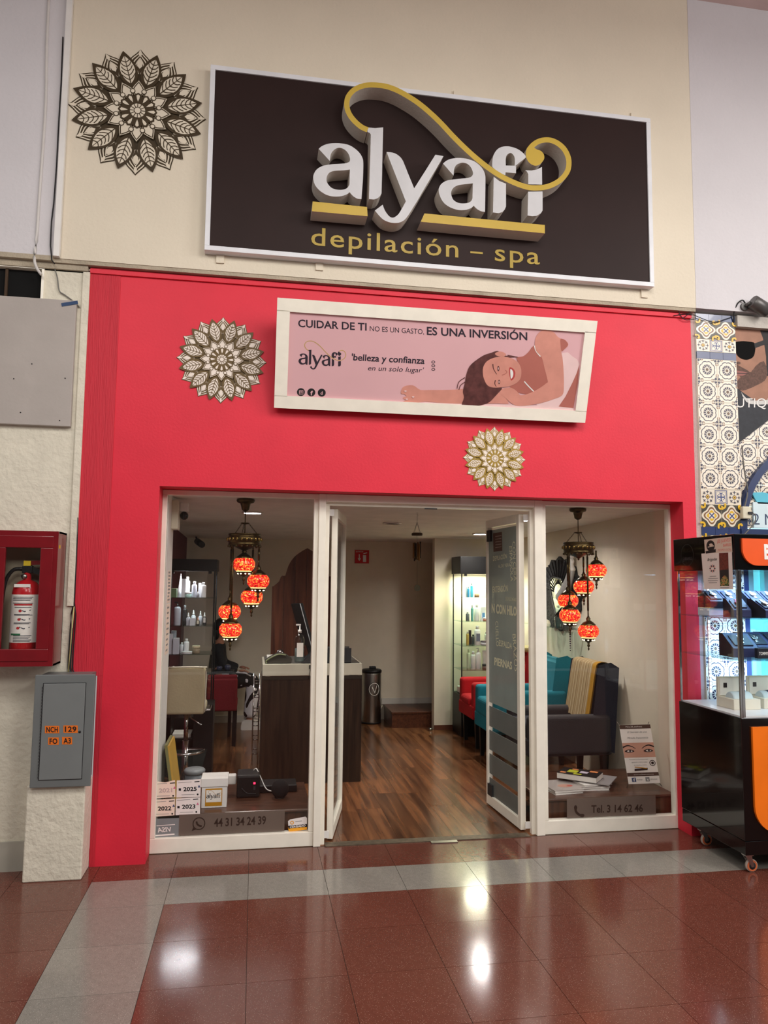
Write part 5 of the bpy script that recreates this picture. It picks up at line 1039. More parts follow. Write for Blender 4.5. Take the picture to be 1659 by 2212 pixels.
# ============================================================ glass showcases
def showcase(name, x0, x1, y0, y1, zs, ztop0, ztop1, zbase, label, lightp, lightc):
    t = thing(name, label, 'showcase', ((x0+x1)/2, (y0+y1)/2, 0))
    part('header', MB(BLACK).box(x0-.015, x1+.015, y0-.01, y1, ztop0, ztop1), t, bev=.003); part('plinth', MB(BLACK).box(x0, x1, y0, y1, 0, zbase), t, bev=.003)
    for x in (x0, x1-.012):
        for y in (y0, y1-.012): part('post', MB(mat('dark_post', (34, 34, 34), .4, .5)).box(x, x+.012, y, y+.012, zbase, ztop0), t)
    part('front_pane', MB(GLASS).box(x0+.012, x1-.012, y0+.003, y0+.007, zbase, ztop0), t)
    for z in zs: part('glass_shelf', MB(GLASSG).box(x0+.014, x1-.014, y0+.015, y1-.015, z-.007, z), t)
    for x in (x0+.05, x1-.05): part('hinge', MB(BLACK).box(x-.015, x+.015, y0-.006, y0+.01, ztop0-.025, ztop0), t)
    if lightp: o = area('showcase_lamp', ((x0+x1)/2, (y0+y1)/2, ztop0-.015), .3, lightp, lightc, sy=.2)
    return t
SL = (1.556, 1.292, 1.027)
showcase('glass_showcase', -.81, -.365, 2.4, 2.78, SL+(.86,), 1.806, 1.918, .45, 'tall glass showcase with black header in the left window', 5.5, (.95, .97, 1))
SR = (1.556, 1.283, 1.009, .734)
showcase('glass_showcase', 2.33, 2.86, 3.42, 3.8, SR, 1.822, 2.022, .455, 'tall glass showcase with bright yellow-green lighting', 15., (1, .97, .70))
def sh(c): return mat('pack_%d_%d_%d' % c, c, .4, var=.04)
def prod(kind, x, y, z, h, r, c, label, cap=(236, 236, 236), group='bottles in the left showcase', cat='bottle', lab=None):
    t = thing({'box': 'product_box', 'tube': 'cream_tube', 'jar': 'cream_jar'}.get(kind, kind+'_bottle' if kind not in ('bottle',) else 'bottle'), label, cat, (x, y, z), 0, group, local=True)
    m, k = sh(c), sh(cap)
    if kind == 'box': part('carton', MB(m).box(-r, r, -r, r, 0, h), t, bev=.001); part('flap', MB(k).box(-r*.98, r*.98, -r*.98, r*.98, h, h+.0015), t)
    elif kind == 'jar': part('jar', MB(m).lathe([(r*.9, 0), (r, .004), (r, h*.62)], (0, 0, 0), 18), t); part('lid', MB(k).lathe([(r*1.02, h*.62), (r*1.02, h*.96), (r*.9, h)], (0, 0, 0), 18), t)
    elif kind == 'tube':
        a = [(r*math.cos(q)*.9, r*math.sin(q)*.8, h*.2) for q in [2*math.pi*i/14 for i in range(14)]]; b = [(r*1.15*math.cos(q), .004*math.sin(q), h) for q in [2*math.pi*i/14 for i in range(14)]]
        part('tube', MB(m).prism(a, b), t); part('cap', MB(k).lathe([(r*.85, 0), (r*.9, h*.2)], (0, 0, 0), 14), t)
    elif kind == 'dropper': part('glass', MB(m).lathe([(r*.9, 0), (r, .003), (r, h*.58), (r*.4, h*.66)], (0, 0, 0), 16), t); part('dropper', MB(k).lathe([(r*.5, h*.64), (r*.5, h*.78), (r*.28, h*.8), (r*.3, h*.96), (r*.1, h)], (0, 0, 0), 12), t)
    elif kind == 'pump':
        part('body', MB(m).lathe([(r*.92, 0), (r, .004), (r, h*.7), (r*.8, h*.77), (r*.35, h*.8)], (0, 0, 0), 18), t); part('pump', MB(k).lathe([(r*.4, h*.79), (r*.4, h*.87), (r*.12, h*.88), (r*.12, h*.96)], (0, 0, 0), 10).box(-r*.9, r*.2, -r*.15, r*.15, h*.95, h), t)
    elif kind == 'cone': part('body', MB(m).lathe([(r, 0), (r*.9, h*.3), (r*.3, h*.85), (r*.1, h)], (0, 0, 0), 14), t); part('cap', MB(k).lathe([(r*.12, h), (r*.1, h*1.06)], (0, 0, 0), 8), t)
    else: part('body', MB(m).lathe([(r*.92, 0), (r, .004), (r, h*.74), (r*.8, h*.8), (r*.4, h*.82)], (0, 0, 0), 18), t); part('cap', MB(k).lathe([(r*.5, h*.81), (r*.5, h*.99), (r*.45, h)], (0, 0, 0), 14), t)
    if lab: part('label', MB(sh(lab)).box(-r*.6, r*.6, -r*1.02, -r*.9, h*.2, h*.6), t)
W_, V_, B_ = (232, 234, 240), (206, 208, 222), (30, 26, 28)
Y1 = 2.52
def pl(kind, px, y, z, hp, wp, c, label, **k):
    """place by its picture position on the shelf: hp, wp are its height and half width in pixels"""
    p = oy(px, 1300, y); s = (y+4.9067)/FPX*1.0; prod(kind, p.x, y, z, hp*s, wp*s, c, label, **k)
z = SL[0]
pl('cone', 389, 2.62, z, 45, 6, W_, 'white cone nozzle bottle on the top shelf, left showcase'); pl('box', 372, 2.5, z, 18, 9, (96, 120, 84), 'green carton on the top shelf, left showcase', cat='box', cap=(150, 166, 130)); pl('box', 396, 2.5, z, 38, 4.2, W_, 'slim white carton beside the green carton', cat='box')
pl('bottle', 404, 2.6, z, 42, 5, W_, 'white capped bottle at the middle of the top shelf'); pl('jar', 406, 2.48, z, 11, 6.5, (176, 214, 206), 'pale aqua jar on the top shelf, left showcase', cat='jar'); pl('bottle', 419, 2.52, z, 33, 5.3, V_, 'pale lilac bottle on the top shelf, left showcase', cap=(240, 240, 244))
pl('dropper', 427, 2.47, z, 12, 3, (130, 130, 138), 'tiny grey vial on the top shelf, left showcase'); pl('box', 431, 2.6, z, 29, 3, (170, 170, 174), 'slim grey carton behind the white canister', cat='box'); pl('bottle', 439, 2.5, z, 32, 5.2, (238, 238, 240), 'white canister at the right end of the top shelf', cap=(244, 244, 244))
z = SL[1]
pl('pump', 384, 2.52, z, 48, 7, (200, 202, 216), 'large pale pump bottle with black head, middle shelf', cap=B_); pl('bottle', 400, 2.6, z, 40, 5, B_, 'black bottle with silver cap, middle shelf', cap=(190, 192, 200), lab=(60, 60, 66)); pl('dropper', 408, 2.5, z, 26, 4.2, V_, 'white dropper bottle on a box, middle shelf'); pl('box', 417, 2.48, z, 15, 5, (210, 214, 224), 'small pale carton on the middle shelf, left showcase', cat='box')
pl('dropper', 419, 2.62, z, 30, 4.6, (220, 222, 230), 'tall white dropper bottle at the back of the middle shelf'); pl('dropper', 429, 2.48, z, 17, 3.6, (40, 34, 24), 'small amber bottle on the middle shelf, left showcase', cap=(200, 140, 110), lab=(226, 220, 200)); pl('dropper', 434, 2.62, z, 28, 4, V_, 'pale dropper bottle behind the amber bottle'); pl('dropper', 443, 2.54, z, 26, 4, (34, 32, 34), 'black dropper bottle with white bulb, right end', lab=(226, 226, 226))
z = SL[2]
pl('box', 371, 2.5, z, 40, 5.5, V_, 'tall lilac carton, left of the bottom shelf', cat='box'); pl('box', 378, 2.62, z, 44, 5, (196, 198, 214), 'tall lilac carton at the back of the bottom shelf', cat='box'); pl('box', 384, 2.48, z, 32, 6, (200, 202, 216), 'shorter lilac carton at the front of the bottom shelf', cat='box')
pl('bottle', 396, 2.54, z, 22, 4.2, (214, 214, 220), 'small white bottle on the bottom shelf, left showcase'); pl('bottle', 406, 2.52, z, 30, 5.5, (236, 238, 242), 'rounded white bottle on a dish, bottom shelf', cap=(246, 246, 246)); pl('jar', 407, 2.47, z, 5, 11, (222, 222, 230), 'flat white dish on the bottom shelf, left showcase', cat='dish'); pl('jar', 427, 2.52, z, 16, 8, (150, 134, 112), 'patterned round tin on the bottom shelf, left showcase', cat='tin', cap=(206, 190, 160))
z = .86
pl('bottle', 380, 2.46, z, 12, 4, W_, 'short white bottle on the lowest shelf, behind the stool'); pl('jar', 374, 2.48, z, 6, 5, W_, 'white jar on the lowest shelf, behind the stool', cat='jar')
GR = 'bottles in the lit showcase'
def pr_(kind, px, y, z, hp, wp, c, label, **k): pl(kind, px, y, z, hp, wp, c, label, group=GR, **k)
z = SR[0]
pr_('bottle', 1009, 3.62, z, 32, 3, (214, 236, 240), 'pale cap bottle with blue liquid, top shelf of lit case'); pr_('bottle', 1012, 3.55, z, 24, 3, (48, 150, 190), 'short blue bottle on the top shelf of lit case', cap=(226, 240, 244)); pr_('bottle', 1019, 3.55, z, 32, 3.3, (70, 190, 214), 'bright turquoise bottle on the top shelf of lit case', cap=(236, 244, 246)); pr_('tube', 1030, 3.55, z, 37, 6.5, (240, 238, 232), 'white squeeze tube standing on a tan cap, lit case', cap=(150, 120, 84)); pr_('box', 1044, 3.58, z, 28, 6.5, (240, 236, 222), 'white carton on the top shelf of lit case', cat='box'); pr_('bottle', 1050, 3.52, z, 24, 4, (244, 240, 230), 'white bottle by the door edge, top shelf of lit case')
z = SR[1]
pr_('bottle', 1010, 3.55, z, 20, 4, (86, 100, 104), 'grey bottle on the second shelf of lit case', cap=(220, 226, 224)); pr_('bottle', 1020, 3.55, z, 35, 3, (90, 170, 160), 'slim teal bottle on the second shelf of lit case', cap=(230, 238, 232)); pr_('bottle', 1030, 3.58, z, 36, 6, (236, 238, 232), 'large white bottle on the second shelf of lit case'); pr_('box', 1043, 3.56, z, 30, 5, (238, 240, 240), 'white carton with blue label, second shelf', cat='box', lab=(80, 140, 190)); pr_('jar', 1048, 3.5, z, 8, 5, (150, 92, 70), 'small brown jar on the second shelf of lit case', cat='jar')
z = SR[2]
pr_('bottle', 1010, 3.55, z, 30, 3.2, (206, 178, 96), 'slim amber bottle on the third shelf of lit case', cap=(240, 238, 226)); pr_('box', 1015, 3.58, z, 32, 2.6, (60, 50, 52), 'slim dark carton on the third shelf of lit case', cat='box'); pr_('bottle', 1022, 3.6, z, 22, 4, (90, 84, 84), 'dark round bottle on the third shelf of lit case', cap=(60, 56, 58)); pr_('bottle', 1031, 3.54, z, 42, 7, (240, 240, 236), 'large white bottle with grey label, third shelf', lab=(120, 120, 136)); pr_('jar', 1046, 3.52, z, 10, 8, (206, 200, 206), 'wide pale jar on the third shelf of lit case', cat='jar', cap=(120, 100, 106)); pr_('bottle', 1050, 3.6, z, 28, 4, (230, 228, 226), 'white bottle by the door edge, third shelf')
z = SR[3]
pr_('bottle', 1012, 3.62, z, 42, 4, (220, 222, 190), 'pale green bottle on the fourth shelf of lit case', cap=(220, 224, 190)); pr_('bottle', 1022, 3.54, z, 39, 5.5, (232, 232, 226), 'white shouldered bottle on the fourth shelf of lit case'); pr_('pump', 1033, 3.55, z, 46, 6, (238, 238, 234), 'white pump bottle on the fourth shelf of lit case'); pr_('tube', 1047, 3.58, z, 40, 5, (236, 234, 236), 'white tube on the fourth shelf of lit case', cap=(170, 170, 176)); pr_('jar', 1048, 3.5, z, 12, 7, (120, 90, 76), 'brown lidded jar on the fourth shelf of lit case', cat='jar', cap=(70, 60, 56))
solo('towel_stack', MB(PAPER).box(2.36, 2.8, 3.46, 3.72, .456, .53), 'folded white towels at the bottom of the lit showcase', 'towels', bev=.01)

# ============================================================ cream bar stool
CRM = mat('cream_leatherette', (214, 204, 168), .45, bump=.15, bs=60); STX, STY = -.525, 1.62
bs_ = thing('bar_stool', 'cream upholstered bar stool with chrome base', 'stool', (STX, STY, 0))
part('backrest', MB(CRM).box(-.68, -.37, 1.43, 1.475, .64, 1.018), bs_, bev=.03, seg=4); part('seat', MB(CRM).box(-.68, -.37, 1.45, 1.82, .64, .71), bs_, bev=.025, seg=3); part('piping', MB(mat('pale_piping', (226, 220, 200), .4)).tube(cr([(-.37, 1.428, .66), (-.367, 1.428, .98), (-.39, 1.428, 1.016), (-.66, 1.428, 1.017)], False, 4), .007, 6), bs_)
part('arm_bracket', MB(CHROME).box(-.372, -.325, 1.5, 1.72, .655, .672), bs_, bev=.004); part('gas_column', MB(CHROME).tube([(STX, STY, .02), (STX, STY, .4)], .028, 14).tube([(STX, STY, .4), (STX, STY, .64)], .018, 14), bs_)
part('lever', MB(CHROME).tube([(STX+.02, STY-.02, .63), (STX+.04, STY-.05, .59), (STX+.13, STY-.12, .545)], .005, 8), bs_); part('footrest', MB(CHROME).tube([(STX-.02, STY, .33)]+[(STX+.15*math.cos(a), STY-.05-.15*math.sin(a), .33) for a in [math.pi*i/14-math.pi*.1 for i in range(17)]], .011, 8), bs_); part('base', MB(CHROME).lathe([(.2, 0), (.2, .008), (.05, .03), (.03, .06)], (STX, STY, 0), 30), bs_)
# black side cabinet behind the stool
kb = thing('black_cabinet', 'black low cabinet behind the cream stool', 'cabinet', (-.5, 2.1, 0)); part('body', MB(BLACK).box(-.5, -.33, 2.05, 2.35, 0, .62), kb, bev=.004); part('shelf_papers', MB(PAPER).box(-.68, -.52, 2.1, 2.3, .33, .36), kb); part('side_frame', MB(BLACK).box(-.7, -.5, 2.05, 2.35, .31, .33).box(-.7, -.69, 2.05, 2.35, 0, .62), kb)
# ============================================================ red dining chair
DRD = mat('dark_red_fabric', (120, 18, 28), .8, bump=.2, bs=150); 
rc = thing('red_chair', 'dark red upholstered chair with dark wood legs', 'chair', (-.3, 3.5, 0))
part('backrest', MB(DRD).box(-.46, -.145, 3.22, 3.27, .36, .70), rc, bev=.02, seg=3); part('seat', MB(DRD).box(-.46, -.145, 3.27, 3.66, .37, .45), rc, bev=.02, seg=3); part('back_roll', MB(DRD).box(-.455, -.15, 3.23, 3.28, .69, .735), rc, bev=.015, seg=3)
for x in (-.44, -.19):
    for y in (3.25, 3.6): part('leg', MB(BLACK).box(x, x+.04, y, y+.04, 0, .37), rc)
# ============================================================ manicure table and seated person
nt_ = thing('manicure_table', 'small dark table with glassware beyond the red chair', 'table', (-.3, 4.05, 0)); part('top', MB(BLACK).box(-.62, -.2, 3.72, 3.93, .69, .715), nt_, bev=.004)
for x in (-.6, -.25):
    for y in (3.74, 3.88): part('leg', MB(BLACK).box(x, x+.03, y, y+.03, 0, .69), nt_)
for i, (x, h, lb) in enumerate(((-.36, .035, 'small glass pot on the manicure table, left one'), (-.27, .05, 'small glass pot on the manicure table, right one'))):
    solo('glass_pot', MB(mat('pot_glass', (70, 74, 96), .1, spec=.8)).lathe([(.03, 0), (.035, h), (.02, h+.012)], (x, 3.82, .716), 14), lb, 'pot', 'glass pots')
def skin(name, V, E, m, parent, sub=2, root=0):
    me = bpy.data.meshes.new(name); me.from_pydata([v[:3] for v in V], E, []); me.materials.append(m); o = link(name, me, parent)
    md = o.modifiers.new('skin', 'SKIN'); md.use_smooth_shade = True
    for i, v in enumerate(V):
        d = me.skin_vertices[0].data[i]; r = v[3]; d.radius = (r, v[4] if len(v) > 4 else r); d.use_root = i == root
    s = o.modifiers.new('sub', 'SUBSURF'); s.levels = sub; s.render_levels = sub; return o
SKN = mat('skin', (176, 122, 96), .55); HRM = mat('black_hair', (22, 18, 18), .5); BTOP = mat('black_top', (18, 18, 22), .8); ZEB = blotch('black_white_trousers', (20, 16, 18), (222, 216, 220), 6.5, .8, .47)
py_ = 4.22
pe = thing('person', 'seated person in black top and black and white patterned trousers', 'person', (-.2, py_, 0))
hip = (-.40, py_, .56); V = [(-.40, py_, .56, .11), (-.40, py_, .72, .10), (-.39, py_, .88, .11), (-.385, py_, .985, .05), (-.375, py_, 1.05, .042), (-.36, py_-.005, 1.12, .07), (-.355, py_-.005, 1.2, .06),
     (-.39, py_-.15, .95, .05), (-.33, py_-.19, .74, .038), (-.16, py_-.16, .68, .03), (-.39, py_+.15, .95, .05), (-.33, py_+.18, .74, .038), (-.16, py_+.12, .69, .03),
     (-.30, py_-.08, .55, .085), (.01, py_-.09, .56, .062), (.0, py_-.09, .3, .052), (-.02, py_-.09, .08, .036), (.05, py_-.09, .04, .03), (-.30, py_+.09, .55, .085), (.03, py_+.09, .56, .062), (.02, py_+.09, .3, .052), (.0, py_+.09, .08, .036), (.07, py_+.09, .04, .03)]
E_ = [(0, 1), (1, 2), (2, 3), (3, 4), (4, 5), (5, 6), (2, 7), (7, 8), (8, 9), (2, 10), (10, 11), (11, 12), (0, 13), (13, 14), (14, 15), (15, 16), (16, 17), (0, 18), (18, 19), (19, 20), (20, 21), (21, 22)]
body = skin('body', V, E_, SKN, pe)
f_ = .012; skin('top', [(*v[:3], v[3]+f_) for v in V[:3]]+[(-.39, py_, .95, .08)]+[(*V[i][:3], V[i][3]+f_) for i in (7, 8, 9, 10, 11, 12)], [(0, 1), (1, 2), (2, 3), (2, 4), (4, 5), (5, 6), (2, 7), (7, 8), (8, 9)], BTOP, pe)
skin('trousers', [(*V[i][:3], V[i][3]+.03) for i in (0, 13, 14, 15)]+[(-.02, py_-.09, .12, .075)]+[(*V[i][:3], V[i][3]+.03) for i in (18, 19, 20)]+[(.0, py_+.09, .12, .075)], [(0, 1), (1, 2), (2, 3), (3, 4), (0, 5), (5, 6), (6, 7), (7, 8)], ZEB, pe)
hx, hy, hz = -.345, py_-.005, 1.16
part('hair', MB(HRM).ball((hx-.02, hy, hz+.025), .098, 16, (1, .85, 1.0)).ball((hx-.07, hy, hz-.05), .06, 12, (.7, 1, 1.6)), pe)
part('face', MB(SKN).ball((hx+.03, hy, hz-.01), .078, 14, (.85, .8, 1.2)).ball((hx+.1, hy, hz-.015), .014, 8, (1, .8, 1.3)).use(INK).ball((hx+.088, hy-.032, hz+.01), .009, 8).ball((hx+.088, hy+.032, hz+.01), .009, 8).use(mat('lip_tone', (150, 70, 66), .5)).ball((hx+.09, hy, hz-.05), .016, 8, (.6, 1, .4)).use(SKN).ball((hx+.01, hy-.07, hz-.005), .02, 8, (.7, .4, 1.2)), pe)
hm = MB(SKN)
for k, s in ((9, -1), (12, 1)):
    x, y, z_, r = V[k]; hm.ball((x+.045, y, z_), .032, 10, (1.2, .9, .5))
    for j in range(4): hm.tube([(x+.07, y-.024+.016*j, z_), (x+.105-.006*abs(j-1), y-.026+.017*j, z_-.004), (x+.13-.01*abs(j-1), y-.026+.017*j, z_-.022)], .0085, 6, .0065)
    hm.tube([(x+.035, y-.03*s, z_), (x+.065, y-.046*s, z_-.008), (x+.09, y-.05*s, z_-.018)], .009, 6, .007)
part('hands', hm, pe); shm = mat('white_shoe', (222, 216, 210), .5)
for yy, xx in ((py_-.09, -.02), (py_+.09, 0)):
    lp = cr([(-.06, -.0), (.1, -.0), (.2, .0), (.215, .03), (.13, .065), (.05, .1), (-.05, .105), (-.075, .05)], True, 3); part('shoe', MB(shm).prism([(xx+a, yy-.042, b) for a, b in lp], [(xx+a, yy+.042, b) for a, b in lp]), pe, bev=.012)
stl = thing('black_stool_chair', 'dark padded chair under the seated person', 'chair', (-.42, py_, 0)); part('seat', MB(BLACK).box(-.62, -.2, py_-.2, py_+.2, .38, .445), stl, bev=.02)
for x in (-.6, -.25):
    for y in (py_-.18, py_+.15): part('leg', MB(CHROME).box(x, x+.025, y, y+.025, 0, .38), stl)
# chrome rack by the desk
rk = thing('chrome_rack', 'narrow chrome wire rack standing left of the desk', 'rack', (.03, 2.4, 0))
for x in (.02, .075):
    for y in (2.42, 2.62): part('post', MB(CHROME).tube([(x, y, 0), (x, y, .82)], .006, 8), rk)
for k in range(6): part('shelf_wires', MB(CHROME).tube([(.02, 2.42, .1+.13*k), (.075, 2.42, .1+.13*k)], .005, 6).tube([(.02, 2.62, .1+.13*k), (.075, 2.62, .1+.13*k)], .005, 6).tube([(.02, 2.42, .1+.13*k), (.02, 2.62, .1+.13*k)], .005, 6), rk)

# ============================================================ armchairs along the right wall (facing the doorway)
def armchair(name, y0, y1, xf, xb, za, zs, zt, fab, frame, label):
    t = thing(name, label, 'armchair', ((xf+xb)/2, (y0+y1)/2, 0)); aw = .12
    part('seat_base', MB(frame).box(xf+.01, xb-.05, y0+.02, y1-.02, .3, .44), t, bev=.015); part('seat_cushion', MB(fab).box(xf, xb-.2, y0+aw, y1-aw, .42, zs), t, bev=.04, seg=4)
    tl = .12; bx = [(xb-.21, .4), (xb-.05, .35), (xb, zt-.03), (xb-.05, zt), (xb-.13, zt-.015)]
    part('backrest', MB(fab).prism([(x, y0+.03, z) for x, z in bx], [(x, y1-.03, z) for x, z in bx]), t, bev=.035, seg=4)
    for a, b in ((y0, y0+aw), (y1-aw, y1)): part('arm', MB(frame).box(xf+.02, xb-.06, a, b, .31, za), t, bev=.035, seg=4)
    for x in (xf+.05, xb-.13):
        for y in (y0+.04, y1-.1): part('leg', MB(BLACK).prism([(x, y, .32), (x+.06, y, .32), (x+.06, y+.06, .32), (x, y+.06, .32)], [(x+.01, y+.01, 0), (x+.045, y+.01, 0), (x+.045, y+.045, 0), (x+.01, y+.045, 0)]), t)
    return t
TEAL = mat('teal_fabric', (10, 116, 132), .85, bump=.25, bs=160); CHAR = mat('charcoal_fabric', (52, 50, 54), .85, bump=.25, bs=160); REDF = mat('red_fabric', (176, 18, 26), .85, bump=.25, bs=160); NAVF = mat('navy_fabric', (34, 36, 50), .85, bump=.25, bs=160)
armchair('armchair', 1.08, 1.7, 2.24, 3.035, .63, .56, 1.03, NAVF, CHAR, 'charcoal armchair nearest the right window with a knitted throw')
tl_ = armchair('armchair', 1.98, 2.6, 2.22, 3.035, .70, .6, 1.0, TEAL, TEAL, 'teal armchair with buttoned back in the middle of the row')
for y in (2.17, 2.4): part('button', MB(TEAL).ball((2.9, y, .82), .014, 8), tl_)
armchair('armchair', 2.76, 3.34, 2.26, 3.035, .68, .52, .98, REDF, REDF, 'red armchair at the far end of the row')
# knitted throw over the near armchair
THR = stripes('knitted_throw', ((176, 152, 112), (150, 124, 86), (196, 178, 140), (164, 136, 98)), 1, 17.); MUS = mat('mustard_wool', (176, 128, 30), .9, bump=.5, bs=250)
path = cr([(2.83, .57), (2.847, .66), (2.875, .82), (2.9, .97), (2.92, 1.028), (2.97, 1.045), (3.025, 1.02), (3.04, .9)], False, 4)
tb = thing('knitted_throw', 'beige striped knitted throw with mustard edge over the charcoal armchair', 'throw', (2.85, 1.5, .6))
def sheet(m, y0, y1, n=14):
    mb = MB(m); mb.smooth = True; N = len(path)
    for off in (0, -.012):
        o = len(mb.v)
        for i, (x, z_) in enumerate(path):
            for j in range(n+1): yy = y0+(y1-y0)*j/n; mb.v.append((x-.012+off+.004*math.sin(yy*70), yy, z_+(.012 if i > 14 else 0)))
        for i in range(N-1):
            for j in range(n): q = (o+i*(n+1)+j, o+i*(n+1)+j+1, o+(i+1)*(n+1)+j+1, o+(i+1)*(n+1)+j); mb.face(q if off == 0 else q[::-1])
    return mb
part('woven_band', sheet(THR, 1.235, 1.66), tb); part('mustard_edge', sheet(MUS, 1.18, 1.237, 3), tb)
tb2 = solo('knitted_scarf', MB(stripes('scarf_weave', ((196, 186, 132), (170, 158, 104), (206, 198, 150)), 1, 30.)).box(2.84, 3.03, 2.86, 3.1, .982, 1.04), 'pale yellow knitted scarf on top of the red armchair', 'scarf', bev=.03, seg=4)
# ---- black ornamental fan mirror on the right wall
fm = thing('ornate_mirror', 'black ornate fan mirror with draped cloth on the right wall', 'mirror', (3.05, 2.4, 1.3)); fcy, fcz = 2.38, 1.62
BLC = mat('black_lace', (26, 26, 28), .7, bump=1., bs=40, var=.4, vs=40)
lp = [(fcy+(.5+.02*math.cos(16*a))*math.cos(a), fcz+(.36+.02*math.cos(16*a))*math.sin(a)) for a in [2*math.pi*i/64 for i in range(64)]]
part('fan_frame', MB(BLC).prism([(3.03, y, z_) for y, z_ in lp], [(3.058, y, z_) for y, z_ in lp]), fm)
for k in range(15): a = math.pi*(.08+.84*k/14); part('fan_rib', MB(BLC).tube([(3.026, fcy+.12*math.cos(a), fcz+.1*math.sin(a)), (3.026, fcy+.48*math.cos(a), fcz+.345*math.sin(a))], .012, 6), fm)
MIR = mat('mirror_glass', (200, 204, 190), .03, 1.); lp = [(2.62, 1.74), (2.5, 1.79), (2.3, 1.77), (2.18, 1.68), (2.25, 1.5), (2.45, 1.4)]
part('mirror', MB(MIR).prism([(3.02, y, z_) for y, z_ in lp], [(3.029, y, z_) for y, z_ in lp]), fm); part('mirror_rim', MB(BLACK).tube([(3.02, y, z_) for y, z_ in lp+lp[:1]], .01, 6), fm)
CLO = mat('grey_gauze', (166, 166, 164), .8, bump=.6, bs=30); part('draped_cloth', MB(CLO).tube(cr([(3.0, 2.0, 1.86), (2.99, 2.03, 1.76), (2.98, 2.1, 1.66), (2.98, 2.2, 1.58)], False, 5), .035, 10, .065), fm, label='grey gauze draped over the mirror edge'); part('white_figurine', MB(WHITE).lathe([(.03, 0), (.04, .02), (.02, .07), (.03, .1), (.018, .125)], (3.0, 2.0, 1.84), 12).ball((3.0, 2.0, 1.985), .024, 10), fm)
part('cream_cloth', MB(mat('cream_gauze', (196, 180, 158), .8, bump=.6, bs=30)).tube(cr([(2.99, 2.86, 1.85), (2.985, 2.9, 1.75), (2.985, 2.88, 1.6), (2.985, 2.92, 1.5)], False, 5), .04, 10, .05), fm)
gs = thing('glass_wall_shelf', 'glass wall shelf below the mirror', 'shelf', (2.95, 2.35, 1.3)); part('shelf', MB(GLASSG).box(2.84, 3.058, 1.75, 2.95, 1.29, 1.298), gs); part('bracket', MB(CHROME).box(2.9, 3.058, 1.85, 1.86, 1.275, 1.29), gs); part('bracket', MB(CHROME).box(2.9, 3.058, 2.8, 2.81, 1.275, 1.29), gs)
for i, (y, h) in enumerate(((2.82, .12), (2.7, .1), (2.58, .12), (2.2, .09))): solo('drinking_glass', MB(GLASSG).lathe([(.03, 0), (.035, h), (.033, h), (.028, .006)], (2.98, y, 1.2985), 16), ('tall clear glass farthest on the wall shelf', 'short clear glass, second on the wall shelf', 'tall clear glass, third on the wall shelf', 'low clear glass nearest on the wall shelf')[i], 'glass', 'glasses on the wall shelf')
for o_ in (fm, gs): o_.location.x += .04
bt = MB(mat('purple_bead', (82, 48, 66), .3)); [bt.ball((3.07, 2.12, 1.27-.022*k), .011-.0005*k, 8) for k in range(10)]; tag(solo('beaded_tassel', bt, 'string of dark purple beads hanging under the wall shelf', 'tassel'), kind=None)

# ============================================================ on the display platforms
PZ = .2105
wb = thing('logo_box', 'white lidded box with an ochre logo label on the left platform', 'box', (-.2, .42, PZ))
a = oy(436, 1690, .36); b = oy(480, 1748, .36); bx0, bx1 = -.31, -.145; bh = .19
part('box', MB(WHITE).box(bx0, bx1, .37, .53, PZ, PZ+bh*.72), wb, bev=.002); part('lid', MB(WHITE).box(bx0-.006, bx1+.006, .364, .536, PZ+bh*.72, PZ+bh), wb, bev=.002)
OC = mat('ochre_print', (196, 140, 30), .5); A = Art(planeXZ(.3695), .0006); x0_, x1_, z0_, z1_ = -.285, -.175, PZ+.012, PZ+.125; A.fill(OC, rect(x0_, z0_, x1_, z1_)); A.up(); A.fill(PAPER, rect(x0_+.005, z0_+.025, x1_-.005, z1_-.01)); A.up()
for n, l_ in LOGO.items():
    g = lambda x, y: (x0_+.006+(x-672)*(.098/563), z0_+.1-(y-178)*(.066/322)+(x-672)*.00002); A.fill(OC if n == 'swirl' else INK, *([stroke([g(x, y) for x, y in cr(SWL, False, 2)], .0015)] if n == 'swirl' else [[g(x, y) for x, y in q] for q in l_]))
A.done('label', wb, label='ochre and white logo label')
up_ = thing('voltage_regulator', 'black voltage regulator with a red light on the left platform', 'regulator', (0, .62, PZ)); ux0, ux1, uy0, uy1, uh = -.085, .075, .56, .76, .155
part('body', MB(BLACK).box(ux0, ux1, uy0, uy1, PZ, PZ+uh), up_, bev=.015, seg=3); part('power_light', MB(mat('red_led', (255, 30, 60), .4, emit=6)).box(.03, .044, uy0-.003, uy0, PZ+.095, PZ+.107), up_); part('switch', MB(DGREY).box(.03, .045, uy0-.004, uy0, PZ+.055, PZ+.08), up_); part('front_curve', MB(DGREY).tube(cr([(-.05, uy0-.002, PZ+.07), (-.01, uy0-.002, PZ+.035), (.05, uy0-.002, PZ+.03)], False, 4), .003, 6), up_)
pg = thing('power_adapter', 'white power adapter beside the voltage regulator', 'adapter', (-.13, .66, PZ)); part('block', MB(WHITE).box(-.155, -.09, .64, .7, PZ+.075, PZ+.14), pg, bev=.008); part('pins', MB(STEEL).box(-.09, -.083, .66, .675, PZ+.1, PZ+.11), pg)
solo('white_cord', MB(WHITE).tube(cr([(.03, .7, PZ+.155), (.05, .68, PZ+.17), (.08, .64, PZ+.12), (.12, .6, PZ+.05), (.17, .58, PZ+.035)], False, 5), .004, 6), 'white cord from the regulator to the black speaker', 'cord')
spk = thing('smart_speaker', 'small black ball speaker on the left platform', 'speaker', (.215, .55, PZ)); part('ball', MB(mat('black_mesh', (20, 20, 22), .9, bump=.8, bs=400)).ball((.215, .55, PZ+.06), .062, 20), spk); part('foot', MB(BLACK).lathe([(.035, 0), (.036, .006)], (.215, .55, PZ), 16), spk)
